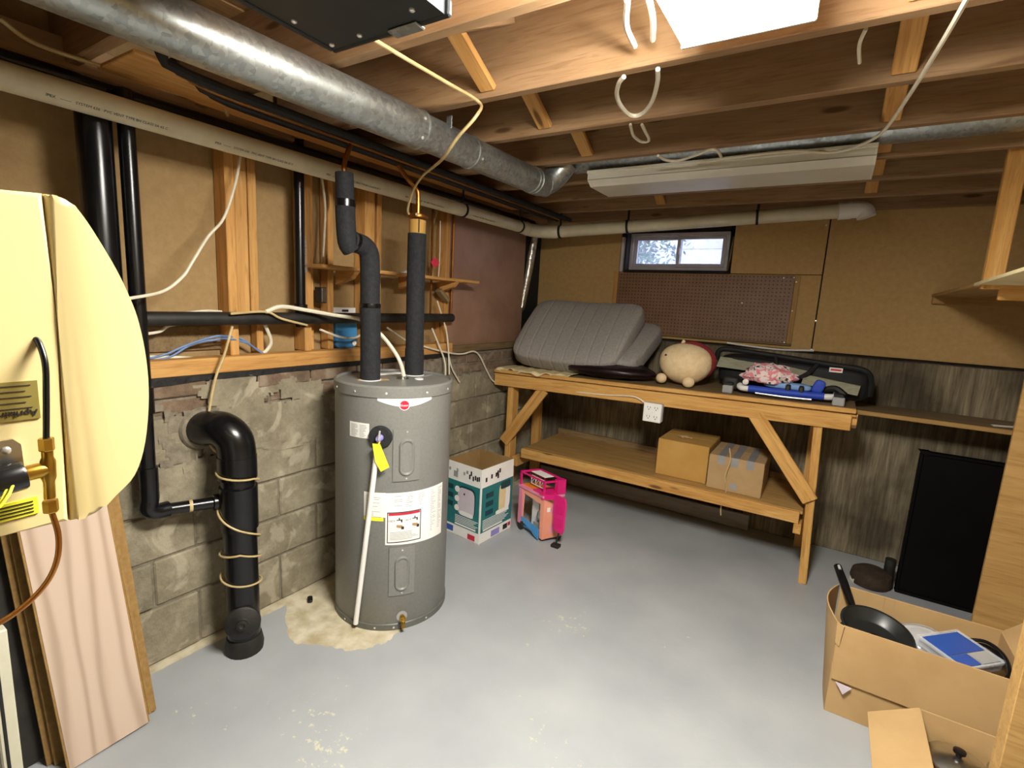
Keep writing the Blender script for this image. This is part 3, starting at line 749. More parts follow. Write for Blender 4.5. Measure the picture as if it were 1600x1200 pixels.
    # framed warning picture
    for (a0, a1, z0, z1) in ((-49.6, -17.2, .446, .450), (-49.6, -17.2, .592, .596), (-49.6, -48.8, .446, .596), (-18, -17.2, .446, .596)):
        patch('picture_border', a0, a1, z0, z1, M['ink'], lb, TR+.0024, .0006)
    patch('picture_heading', -48.3, -18.4, .580, .591, M['red'], lb, TR+.0024, .0006)
    for am in (-42, -27):
        around('120°F' if am < -40 else '140°F', am-3.5, .553, .013, M['ink'], lb, 'lettering', TR+.0026)
        patch('tap_picture', am+1, am+6, .555, .559, M['ink'], lb, TR+.0026, .0006); patch('tap_picture', am+5.2, am+6.4, .545, .559, M['ink'], lb, TR+.0026, .0006); patch('tap_picture', am+3, am+4, .559, .568, M['ink'], lb, TR+.0026, .0006)
        patch('hand_picture', am+1, am+6.5, lambda u: .522-.008*u, lambda u: .534-.004*u, M['card_brown'], lb, TR+.0026, .0006, 4); patch('hand_picture', am+5.5, am+8, .510, .524, M['ink'], lb, TR+.0026, .0006, 3)
    for i in range(6):
        patch('print_line', -47, -47+rn.uniform(20, 27), .496-.007*i, .498-.007*i, M['ink_soft'], lb, TR+.0024, .0005, 8)
    # foam collar, relief valve, tag and discharge pipe
    p = cyl_pt(-56.5, .953, TR-.004); d = p-Vector((TX, TY, p.z)); d.normalize()
    fc = lathe('foam_collar', p, d, [(.052, 0), (.052, .012), (.047, .02), (.02, .021), (.016, .012), (0, .012)], M['black_foam'], t, 28)
    V_ = lathe('relief_valve', p+d*.012, d, [(.016, 0), (.016, .02), (.012, .028), (.012, .034), (0, .034)], M['purple'], t, 16)
    q = p+d*.05
    beam('lever', q+Vector((0, 0, -.005)), q+Vector((.006, .004, .04)), .008, .004, M['screw'], V_, up=d)
    tube('valve_outlet', [p+d*.02+Vector((0, 0, -.005)), p+d*.032+Vector((-.002, -.004, -.03)), p+d*.032+Vector((-.006, -.006, -.055))], .011, M['brass'], V_, 10, 4)
    side = Vector((-d.y, d.x, 0))
    tg = [p+d*.05+side*-.025+Vector((0, 0, -.018)), p+d*.052+side*.01+Vector((0, 0, -.02)), p+d*.046+side*.05+Vector((0, 0, -.125)), p+d*.044+side*.012+Vector((0, 0, -.148)), p+d*.05+side*-.012+Vector((0, 0, -.10))]
    prism('warning_tag', tg, d*.0012, M['yellow'], t)
    a = p+d*.032+Vector((-.006, -.006, -.05)); b = cyl_pt(-78.2, .028, TR+.016)
    tube('discharge_pipe', [a, b], .012, M['white_plastic'], t, 14, 1)
    # drain valve
    p = cyl_pt(-34.3, .066, TR); d = (p-Vector((TX, TY, p.z))).normalized()
    lathe('drain_flange', p, d, [(.026, 0), (.026, .002), (.018, .003), (0, .003)], M['grey_plastic'], t, 20)
    dv = lathe('drain_valve', p, d, [(.011, 0), (.011, .018), (.015, .02), (.015, .03), (.009, .032), (.009, .04), (0, .04)], M['brass'], t, 14)
    tube('spout', [p+d*.024, p+d*.036+Vector((0, 0, -.012)), p+d*.042+Vector((0, 0, -.034))], .009, M['brass'], dv, 10, 4)
    # top fittings, labels and the papers on top
    z = TH-.008
    lathe('cable_clamp', (-1.775, 1.806, z), (0, 0, 1), [(.03, 0), (.03, .004), (.014, .005), (.014, .014), (0, .014)], M['steel'], t, 18)
    lathe('port_cap', (-1.716, 1.86, z), (0, 0, 1), [(.022, 0), (.022, .004), (0, .005)], M['white_plastic'], t, 18)
    for (x, y) in ((-1.85, 1.665), (-1.83, 1.945)):
        lathe('pipe_collar', (x, y, z), (0, 0, 1), [(.052, 0), (.052, .003), (0, .004)], M['white_print'], t, 24)
    quad('paper_label', (-1.86, 1.60, z), (.075, .125, 0), (-.035, .024, 0), M['card'], t, .0012)
    quad('paper_label', (-1.93, 1.80, z), (.06, .27, 0), (-.045, .014, 0), M['white_print'], t, .002)
    quad('paper_label', (-1.745, 1.90, z), (-.02, .12, 0), (-.018, -.004, 0), M['ink_soft'], t, .001)
    return t
water_heater()

# ---- insulated pipes rising from the tank
def ipipe_offset():
    t = thing('insulated_pipe', 'black foam-insulated pipe with a sideways jog above the water heater', 'pipe', (-1.85, 1.665, TH))
    x = -1.85; z0 = TH-.003
    tube('insulation', [(x, 1.665, z0), (x, 1.665, z0+.2), (x, 1.662, 1.52), (x, 1.66, 1.525)], .047, M['black_foam'], t, 18, 1)
    tube('insulation', [(x, 1.66, 1.51), (x, 1.66, 1.60), (x, 1.658, 1.70), (x, 1.652, 1.76), (x, 1.625, 1.79), (x, 1.585, 1.80), (x, 1.545, 1.805)], .045, M['black_foam'], t, 18, 4)
    tube('insulation', [(x, 1.55, 1.77), (x-.002, 1.53, 1.80), (x-.004, 1.522, 1.9), (x-.006, 1.522, 1.96)], .042, M['black_foam'], t, 18, 3)
    tube('insulation', [(x-.006, 1.522, 1.955), (x-.01, 1.52, 2.085)], .0385, M['black_foam'], t, 18, 1)
    for z in (1.515, ): lathe('tape_band', (x, 1.661, z), (0, 0, 1), [(.048, 0), (.049, .01), (.048, .02)], M['black_plastic'], t, 20)
    lathe('tape_band', (x-.006, 1.522, 1.945), (0, 0, 1), [(.043, 0), (.0435, .015), (.043, .03)], M['black_plastic'], t, 20)
    tube('tape_band', [(x, 1.572, 1.80), (x, 1.557, 1.804)], .0465, M['black_plastic'], t, 20, 1)
    tube('copper_stub', [(x-.01, 1.52, 2.08), (x-.01, 1.522, 2.13), (x-.02, 1.56, 2.21)], .011, M['copper'], t, 10, 4)
ipipe_offset()
def ipipe_straight():
    t = thing('insulated_pipe', 'straight black foam-insulated pipe with a bare copper top above the water heater', 'pipe', (-1.83, 1.945, TH))
    x, y = -1.83, 1.945
    tube('insulation', [(x, y, TH-.003), (x, y, 1.31)], .049, M['black_foam'], t, 18, 1)
    tube('insulation', [(x, y, 1.305), (x-.002, y, 1.62), (x-.002, y+.002, 1.89)], .0465, M['black_foam'], t, 18, 2)
    tube('foam_liner', [(x, y, 1.88), (x, y+.002, 1.955)], .041, M['card_yellow'], t, 16, 1)
    beam('seam', (x+.033, y-.024, 1.892), (x+.033, y-.024, 1.955), .006, .006, M['ink'], t, up=(1, -1, 0))
    lathe('pipe_clamp', (x, y+.002, 1.965), (0, 0, 1), [(.05, 0), (.052, .008), (.05, .016), (.02, .016)], M['copper'], t, 18)
    tube('copper_pipe', [(x, y+.002, 1.95), (x, y+.002, 2.05), (x-.004, y-.004, 2.1), (x-.02, y-.05, 2.14), (x-.05, y-.09, 2.2)], .011, M['copper'], t, 10, 5)
    tube('bracket', [(x+.04, y-.05, 1.975), (x, y, 1.985), (x-.02, y+.05, 1.975)], .006, M['steel'], t, 8, 4)
ipipe_straight()

# ================================================================== PIPES AND DUCTS
def pvc_left():
    t = thing('vent_pipe', 'long cream plastic vent pipe with printed lettering under the joists along the block wall', 'pipe', (-2.05, 1.4, 2.1))
    x = -2.06; z = 2.128; r = .040
    P = [Vector((x, -1.2, z)), Vector((x, 3.33, z))]
    V, F = tube_data(P, r, 28); mesh('pipe', V, F, M['pvc'], t, True)
    lathe('elbow', (x, 3.31, z), (0, 1, 0), [(r, 0), (r+.006, .002), (r+.006, .05), (r, .052)], M['pvc'], t, 28)
    pts = [(x, 3.36, z), (x, 3.42, z), (x+.004, 3.47, z+.003), (x+.03, 3.515, z+.008), (x+.07, 3.535, z+.012), (x+.12, 3.54, z+.014)]
    # lettering printed on the lower flank facing the room
    n = Vector((math.cos(R(38)), 0, -math.sin(R(38)))); c = Vector((x, 0, z))+n*(r+.0006)
    yd = Vector((math.sin(R(38)), 0, math.cos(R(38))))
    for i, y in enumerate((.55, 1.03, 1.52, 2.02, 2.55)):
        text('printed_lettering', 'IPEX   -------   SYSTEM 636   PVC VENT TYPE BH CLASS IIA 65 C', c+Vector((0, y+.2, 0)), (0, 1, 0), yd, .0118, M['ink'], t)
    for y in (2.585, 3.26):
        lathe('pipe_hanger', (x, y, z), (0, 1, 0), [(r+.0005, 0), (r+.004, 0), (r+.004, .018), (r+.0005, .018)], M['black_dull'], t, 24)
        beam('hanger_strap', (x, y+.009, z+r), (x, y+.009, JB), .018, .003, M['black_dull'], t, up=(1, 0, 0))
pvc_left()
def pvc_back():
    t = thing('vent_pipe', 'cream plastic vent pipe crossing above the basement window to a white elbow', 'pipe', (-1.0, 3.62, 2.12))
    r = .045
    a = Vector((-2.06, 3.36, 2.128)); c = Vector((-1.93, 3.62, 2.135)); e = Vector((-.06, 3.84, 2.245))
    tube('elbow', [a, a+Vector((0, .08, 0)), a+Vector((.02, .16, .002)), a+Vector((.07, .225, .005)), c], .049, M['pvc'], t, 24, 5)
    P = [c-Vector((.02, 0, 0)), e]; V, F = tube_data(P, r, 26); mesh('pipe', V, F, M['pvc'], t, True)
    d = (e-c).normalized()
    lathe('coupling', e-d*.02, d, [(r, 0), (r+.008, .002), (r+.008, .07), (r, .072)], M['white_plastic'], t, 26)
    tube('end_elbow', [e+d*.04, e+d*.085, e+d*.12+Vector((0, -.002, -.012)), e+d*.135+Vector((0, -.004, -.05))], .05, M['white_plastic'], t, 22, 4)
    for u in (.01, .29, .745):
        p = c.lerp(e, u)
        lathe('pipe_hanger', p, d, [(r+.0005, 0), (r+.005, 0), (r+.005, .016), (r+.0005, .016)], M['black_dull'], t, 24)
        beam('hanger_strap', p+d*.008+Vector((0, 0, r)), (p.x+d.x*.008, p.y, 2.30), .016, .003, M['black_dull'], t, up=(0, 1, 0))
pvc_back()
def round_duct():
    t = thing('round_duct', 'round galvanised sheet-metal duct slung under the joists', 'duct', (-1.42, 1.3, 2.12))
    A = Vector((-1.50, -.6, 2.192)); J1 = Vector((-1.408, 1.49, 2.194)); J2 = Vector((-1.408, 1.80, 2.195)); E_ = Vector((-1.40, 2.39, 2.197))
    def seg(nm, a, b, r0, r1, n=36):
        V, F = tube_data([a, b], r0, n, [r0, r1]); return mesh(nm, V, F, M['galv'], t, True)
    s1 = seg('duct_section', A, J1, .069, .068)
    s2 = seg('duct_section', J1-(J1-A).normalized()*.02, J2, .065, .064)
    s3 = seg('duct_section', J2, E_, .063, .062)
    d = (E_-J1).normalized()
    for p, r in ((J1-d*.012, .068), (J2-d*.006, .0635), (E_-d*.09, .0625), (E_-d*.06, .0625)):
        lathe('bead', p, d, [(r-.002, 0), (r+.004, .003), (r+.004, .008), (r-.002, .011)], M['galv'], t, 36)
    tube('elbow', [E_-d*.05, E_, E_+Vector((.015, .05, .012)), E_+Vector((.05, .085, .05)), E_+Vector((.10, .105, .12))], .0635, M['galv'], t, 28, 5)
    lathe('bead', E_+Vector((.008, .035, .004)), (.25, .9, .2), [(.06, 0), (.0665, .004), (.0665, .012), (.06, .016)], M['galv'], t, 30)
    hp = J1+d*.11
    beam('hanger_strap', hp+Vector((.055, 0, .03)), (hp.x+.055, hp.y, JB), .026, .002, M['galv'], t, up=(0, 1, 0))
    for k, (p, an) in enumerate(((J1-d*.03, -40), (J1-d*.03, 20), (J2+d*.02, -25))):
        q = p+Vector((math.cos(R(an)), 0, math.sin(R(an))))*.066; lathe('rivet', q, q-p, [(.006, 0), (.005, .003), (0, .004)], M['screw'], t, 8)
round_duct()
def plenum():
    t = thing('duct_plenum', 'dark painted sheet-metal duct box hanging between the joists', 'duct', (-.95, .4, 2.12))
    z = 2.12
    hexa('duct_box', [(-1.02, -.9, z), (-.70, -.9, z), (-.714, .821, z), (-1.034, .818, z), (-1.02, -.9, 2.268), (-.70, -.9, 2.268), (-.714, .821, 2.268), (-1.034, .818, 2.268)], M['duct_black'], t)
    beam('flange', (-1.045, .824, z+.012), (-.705, .828, z+.012), .012, .03, M['duct_black'], t)
    beam('flange', (-1.037, .3, z+.01), (-1.04, .818, z+.01), .012, .028, M['duct_black'], t)
    beam('drive_cleat', (-.86, .826, z-.003), (-.78, .826, z-.003), .03, .006, M['galv'], t)
    for (x, y) in ((-1.02, .80), (-1.0, .55), (-.93, .80), (-.76, .78), (-.74, .55), (-1.01, .70), (-.85, .55)):
        lathe('screw', (x, y, z), (0, 0, -1), [(.006, 0), (.006, .003), (.003, .005), (0, .005)], M['screw'], t, 8)
    box('tape_patch', (-.735, .70, z+.03), (-.708, .83, 2.24), M['white_print'], t)
plenum()
def stack_pipe():
    t = thing('soil_pipe', 'thick black cast pipe rising beside the cream humidifier', 'pipe', (-2.16, .755, 1.0))
    tube('pipe', [(-2.16, .745, 1.0), (-2.16, .745, 2.18)], .05, M['black_plastic'], t, 20, 1)
    lathe('hub', (-2.16, .745, 1.30), (0, 0, 1), [(.051, 0), (.058, .01), (.058, .08), (.051, .09)], M['black_dusty'], t, 20)
stack_pipe()
def drop_pipe():
    t = thing('drain_pipe', 'slim glossy black plastic pipe dropping down and elbowing into the thick drain', 'pipe', (-2.1, .82, .7))
    x = -2.14; r = .026
    V, F = tube_data([Vector((x, .8305, 2.22)), Vector((x, .8305, 1.15))], r, 18); mesh('pipe', V, F, M['black_plastic'], t, True)
    V, F = tube_data([Vector((x, .8305, 1.15)), Vector((x, .8275, .80))], r, 18); mesh('pipe', V, F, M['black_plastic'], t, True)
    lathe('coupling', (x, .8305, 1.09), (0, 0, 1), [(r, 0), (r+.006, .003), (r+.006, .10), (r, .103)], M['black_plastic'], t, 20)
    lathe('coupling', (x, .8285, .79), (0, 0, 1), [(r, 0), (r+.006, .003), (r+.006, .09), (r, .093)], M['black_plastic'], t, 20)
    tube('elbow', [(x, .8275, .80), (x, .8275, .755), (x, .822, .715), (x, .85, .695), (x, .89, .692)], r+.006, M['black_plastic'], t, 18, 5)
    V, F = tube_data([Vector((x, .88, .692)), Vector((x+.06, 1.075, .682))], r-.002, 18); mesh('pipe', V, F, M['black_plastic'], t, True)
    lathe('coupling', (x+.048, 1.035, .684), (.3, 1, -.05), [(r, 0), (r+.008, .003), (r+.008, .06), (r, .063)], M['black_plastic'], t, 20)
    lathe('glue_band', (x+.023, .955, .6885), (.3, 1, -.05), [(r-.0015, 0), (r-.0008, .003), (r-.0015, .012)], M['cable_tan'], t, 20)
drop_pipe()
def main_drain():
    t = thing('drain_stack', 'thick black plastic drain pipe with a cleanout cap, wound with a cable', 'pipe', (-2.06, 1.11, 0))
    x, y, r = -2.045, 1.118, .066
    V, F = tube_data([Vector((x+.03, y-.012, 0)), Vector((x, y, .84))], r, 26); mesh('pipe', V, F, M['black_plastic'], t, True)
    tube('elbow', [(x, y, .82), (x, y, .9), (x-.01, y-.008, .955), (x-.05, y-.03, .99), (x-.12, y-.05, .985), (x-.19, y-.06, .975)], .073, M['black_plastic'], t, 26, 5)
    lathe('coupling', (x, y, .78), (0, 0, 1), [(r, 0), (r+.01, .004), (r+.01, .10), (r, .104)], M['black_plastic'], t, 26)
    lathe('coupling', (x+.008, y-.003, .56), (0, 0, 1), [(r, 0), (r+.008, .004), (r+.008, .19), (r, .194)], M['black_plastic'], t, 26)
    lathe('wall_flange', (-2.205, y-.055, .98), (1, 0, 0), [(.092, 0), (.085, .012), (.074, .016)], M['mortar'], t, 24)
    p = Vector((x+.075, y-.04, .165)); d = Vector((.78, -.55, .12)).normalized()
    lathe('cleanout_neck', p-d*.05, d, [(.06, 0), (.062, .06)], M['black_dusty'], t, 24)
    lathe('cleanout_cap', p, d, [(.066, 0), (.07, .004), (.07, .018), (.062, .024), (.03, .026), (.022, .03), (.022, .042), (.012, .044), (0, .036)], M['black_dusty'], t, 28)
    lathe('base_collar', (x+.03, y-.012, 0), (0, 0, 1), [(.075, 0), (.078, .03), (.07, .07), (.066, .072)], M['black_dusty'], t, 22)
main_drain()
def helix(cx, cy, r, pts, n=14):
    out = []
    for (a0, z0), (a1, z1) in zip(pts[:-1], pts[1:]):
        for k in range(n):
            u = k/n; a = R(a0+(a1-a0)*u); out.append((cx+r*math.cos(a), cy+r*math.sin(a), z0+(z1-z0)*u))
    return out
tag(tube('wrapped_cable', helix(-2.037, 1.114, .079, [(-200, .83), (20, .79), (160, .72), (330, .58), (520, .44), (690, .47), (850, .38), (1040, .33), (1180, .30)]), .0042, M['cable_tan'], None, 6, 1),
    'tan cable wound round the thick black drain pipe', 'cable')
tag(tube('wall_pipe', [(-2.205, .3, 1.438), (-2.205, 1.4, 1.443), (-2.205, 2.70, 1.448)], .028, M['black_dusty'], None, 16, 2), 'black plastic pipe running level across the studs', 'pipe')
t = thing('black_conduit', 'slim black printed pipe standing against the stud beside the timber shelf', 'pipe', (-2.225, 1.56, 1.47))
tube('pipe', [(-2.225, 1.555, 1.40), (-2.225, 1.555, 2.29)], .024, M['black_plastic'], t, 16, 1)
text('printed_lettering', 'ABS DWV CSA B181.1', (-2.2015, 1.572, 1.75), (0, 0, 1), (-.7, -.7, 0), .018, M['ink_soft'], t)
lathe('coupling', (-2.225, 1.555, 1.46), (0, 0, 1), [(.024, 0), (.032, .003), (.032, .05), (.024, .053)], M['black_plastic'], t, 18)
tag(tube('foil_pipe', [(-2.225, 3.80, 2.17), (-2.235, 3.79, 2.12), (-2.26, 3.77, 1.85), (-2.285, 3.74, 1.58), (-2.295, 3.73, 1.5)], .034, M['foil'], None, 16, 5, radii=[.03, .036, .034, .036, .034, .03, .033, .026]), 'crumpled silver foil-wrapped pipe in the wall corner', 'pipe')
tag(tube('corner_pipe', [(-2.295, 3.73, 1.50), (-2.305, 3.70, 1.30), (-2.30, 3.69, 1.2)], .02, M['black_dusty'], None, 10, 3), 'dark pipe end below the silver foil wrap', 'pipe')
tag(tube('copper_riser', [(-2.245, 2.735, 1.42), (-2.245, 2.735, 2.24)], .009, M['copper'], None, 10, 1), 'thin bright copper pipe along the edge of the reddish wallboard', 'pipe')
# bundle of dark lines above the cream pipe
for i, (x, z, r, m, lab) in enumerate(((-1.835, 2.235, .016, 'black_dull', 'thick black line nearest the round duct'), (-1.875, 2.238, .012, 'black_plastic', 'slim glossy black line overhead beside the thickest line'),
        (-1.91, 2.24, .011, 'copper', 'dull copper line between black lines overhead'), (-1.95, 2.238, .013, 'black_dusty', 'dusty black line overhead beside the copper line'), (-1.99, 2.24, .01, 'black_plastic', 'thinnest black line over the cream vent pipe'))):
    tag(tube('overhead_line', [(x+.03, .80+.05*i, 2.262), (x, .9+.05*i, z), (x-.005, 1.6, z), (x-.03, 3.7, z)], r, M[m], None, 10, 3), lab, 'pipe', 'dark lines running overhead along the block wall')
tag(tube('overhead_pipe', [(-2.2, -1.8, 2.215), (-2.2, 1.4, 2.215), (-2.2, 3.7, 2.215)], .028, M['black_plastic'], None, 12, 2), 'thick black pipe tucked against the top plate behind the cream vent pipe', 'pipe')
tag(beam('rim_board', (-2.01, .76, 2.262), (-2.03, 3.3, 2.262), .26, .014, M['stud'], None), 'wide yellow timber board fixed under the joist ends', 'board')
def joist_duct():
    t = thing('joist_duct', 'round galvanised duct lying between two joists above the unlit ceiling light', 'duct', (.2, 2.567, 2.34))
    V, F = tube_data([Vector((-1.28, 2.567, 2.352)), Vector((.6, 2.567, 2.352))], .078, 28); mesh('duct_section', V, F, M['galv'], t, True)
    V, F = tube_data([Vector((.58, 2.567, 2.352)), Vector((1.74, 2.567, 2.352))], .081, 28); mesh('duct_section', V, F, M['galv'], t, True)
joist_duct()
# red valve
t = thing('shutoff_valve', 'red round shut-off valve handle on a thin upright pipe', 'valve', (-2.2, 2.48, 1.8))
tube('pipe', [(-2.215, 2.492, 1.46), (-2.215, 2.492, 2.25)], .007, M['copper'], t, 8, 1)
lathe('stem', (-2.215, 2.492, 1.795), (1, -.4, 0), [(.012, 0), (.008, .02), (.008, .035)], M['brass'], t, 10)
V = []; F = []
c0 = Vector((-2.18, 2.478, 1.795)); dx = Vector((1, -.4, 0)).normalized(); u = Vector((.4, 1, 0)).normalized(); v = Vector((0, 0, 1))
pts = [c0+(u*math.cos(2*math.pi*k/36)+v*math.sin(2*math.pi*k/36))*(.026+.003*math.cos(6*2*math.pi*k/36)) for k in range(36)]
prism('handle', pts, dx*.01, M['red'], t)

# ================================================================== HUMIDIFIER (close by)
def humidifier():
    t = thing('humidifier', 'cream furnace humidifier cover with labels and a brass water valve', 'humidifier', (-.8, .1, 1.34))
    x0 = -.62; dep = -.36
    prof = [(-.10, 1.643), (.144, 1.650), (.172, 1.654)]
    cov = [(.1735, 1.654), (.189, 1.652), (.198, 1.641), (.208, 1.623), (.223, 1.591), (.2335, 1.562), (.240, 1.536), (.2445, 1.498), (.2446, 1.456), (.2385, 1.407), (.227, 1.373), (.208, 1.354), (.191, 1.3395), (.1705, 1.3385)]
    base = [(-.10, 1.345), (-.10, 1.643), (.10, 1.648), (.172, 1.654), (.1735, 1.54), (.169, 1.339), (.119, 1.342)]
    prism('housing', [(x0, y, z) for y, z in base], (dep, 0, 0), M['cream'], t, bevel=.004)
    prism('cover', [(x0+.0015, q_.y, q_.z) for q_ in [Vector((0, .1738, 1.54))]+catmull([(0, y, z) for y, z in cov], 4)], (dep-.003, 0, 0), M['cream'], t, smooth=True, bevel=.006, seg=3)
    # nameplate, upside down, and yellow warning sticker
    def yz(px): return px
    X1 = x0+.001
    npl = quad('nameplate', (X1-.001, .155, 1.484), (0, -.12, 0), (0, 0, -.036), M['gold_label'], t, .0012)
    for i in range(6): quad('print_line', (X1+.0004, .150-.004*(i % 2), 1.4805-.0052*i), (0, -.09, 0), (0, 0, -.0008), M['ink'], npl, .0003)
    text('lettering', 'Aprilaire', (X1+.0006, .1385, 1.4545), (0, -1, 0), (0, 0, -1), .0085, M['ink'], npl)
    ys = quad('warning_sticker', (X1-.001, .147, 1.3725), (0, -.09, -.002), (0, 0, -.0165), M['yellow'], t, .0012)
    for i in range(4): quad('print_line', (X1+.0004, .1435, 1.3695-.0033*i), (0, -.06, -.0013), (0, 0, -.0013), M['ink'], ys, .0003)
    # mounting bracket with screw
    prism('bracket', [(X1, .10, 1.400), (X1, .138, 1.402), (X1, .1395, 1.406), (X1, .139, 1.426), (X1, .134, 1.432), (X1, .10, 1.431)], (.0025, 0, 0), M['steel'], t)
    lathe('screw', (X1+.0025, .1285, 1.4225), (1, 0, 0), [(.0035, 0), (.0035, .0012), (.002, .0024), (0, .0026)], M['screw'], t, 14)
    # solenoid valve
    xs = x0+.018
    lathe('solenoid', (xs, .099, 1.397), (0, 1, .12), [(.0125, 0), (.0135, .002), (.0135, .035), (.0125, .037)], M['black_plastic'], t, 22)
    lathe('valve_neck', (xs, .134, 1.4015), (0, 1, .06), [(.0072, 0), (.0072, .012), (.006, .017)], M['brass'], t, 18)
    lathe('valve_body', (xs, .1515, 1.374), (0, .03, 1), [(.0044, 0), (.0044, .016), (.0058, .02), (.0058, .036), (.0044, .04), (.0044, .05)], M['brass'], t, 18)
    lathe('compression_nut', (xs, .1528, 1.420), (0, 0, 1), [(.0056, 0), (.006, .001), (.006, .011), (.0056, .012)], M['brass'], t, 6, smooth=False)
    lathe('compression_nut', (xs, .1515, 1.360), (0, 0, 1), [(.0056, 0), (.006, .001), (.006, .011), (.0056, .012)], M['brass'], t, 6, smooth=False)
    tube('feed_tube', [(xs, .153, 1.43), (xs-.002, .1565, 1.47), (xs-.006, .159, 1.50), (xs-.016, .1585, 1.519), (x0-.004, .156, 1.523)], .0026, M['black_plastic'], t, 12, 6)
    tube('supply_tube', [(xs, .1515, 1.362), (xs, .155, 1.335), (xs, .152, 1.31), (xs-.004, .143, 1.288), (xs-.008, .125, 1.27), (xs-.01, .10, 1.261), (xs-.01, .04, 1.258)], .0025, M['copper'], t, 12, 6)
    tube('lead_wire', [(xs+.012, .125, 1.397), (xs+.022, .118, 1.390), (xs+.024, .105, 1.379), (xs+.02, .06, 1.362)], .0012, M['yellow'], t, 8, 5)
    tube('lead_wire', [(xs+.010, .122, 1.396), (xs+.019, .114, 1.386), (xs+.02, .10, 1.374), (xs+.016, .06, 1.355)], .0012, M['yellow'], t, 8, 5)
humidifier()
t = thing('furnace_cabinet', 'beige furnace cabinet carrying the cream humidifier', 'furnace', (-.82, -.45, 0))
box('cabinet', (-1.1, -.9, 0), (-.55, -.10, 1.9), M['leg_metal'], t, bevel=.01)

# ---- leaning laminate planks and boards
def planks():
    G = 'laminate planks leaning against the block wall'
    up = lambda o: o
    specs = [  # bottom corner y0, y1, x at floor, top z, lean dx, thickness, material, label
        (.455, .690, -1.905, .98, -.155, .009, 'laminate', 'pale wood-grain laminate plank leaning in front of the others'),
        (.470, .728, -1.945, 1.0, -.15, .010, 'mdf', 'brown fibre-backed laminate plank just behind the pale front plank'),
        (.440, .70, -1.962, 1.02, -.15, .009, 'mdf', 'laminate plank third from the front of the leaning stack'),
        (.425, .69, -1.98, 1.02, -.15, .009, 'mdf', 'laminate plank fourth from the front of the leaning stack')]
    for i, (y0, y1, x, h, dx, th, m, lab) in enumerate(specs):
        sh = -.035 if i == 0 else -.03
        t = thing('laminate_plank', lab, 'plank', (x, (y0+y1)/2, 0), G)
        L_ = math.sqrt(h*h+dx*dx)
        nrm = Vector((h, 0, -dx)).normalized()
        p0 = Vector((x, (y0+y1)/2, .006)); p1 = p0+Vector((dx, sh, h))
        beam('core', p0, p1, y1-y0, th, M['mdf'], t, up=nrm, bevel=.001)
        if i == 0:
            beam('face', p0+nrm*(th*.5+.001), p1+nrm*(th*.5+.001), y1-y0-.012, .0018, M['laminate'], t, up=nrm, bevel=.0004)
            n2 = Vector((0, 1, 0))
            beam('tongue', p0+n2*((y1-y0)/2+.004)+Vector((0, 0, .03)), p1+n2*((y1-y0)/2+.004), .008, .003, M['mdf'], t, up=nrm, bevel=.0004)
    t = thing('dark_board', 'rough black-edged board leaning behind the laminate planks', 'board', (-2.02, .43, 0))
    beam('board', (-2.02, .44, .01), (-2.185, .40, 1.05), .34, .016, M['black_dusty'], t, up=(1, 0, .16))
planks()
t = thing('metal_post', 'pale enamelled metal post beside the leaning laminate planks', 'post', (-1.5, .28, 0))
beam('post', (-1.5, .262, 0), (-1.5, .262, .79), .034, .034, M['leg_metal'], t, up=(1, 0, 0))
beam('groove', (-1.482, .256, .02), (-1.482, .256, .70), .006, .002, M['black_dull'], t, up=(1, 0, 0))
box('foot_plate', (-1.53, .23, 0), (-1.47, .294, .006), M['leg_metal'], t)

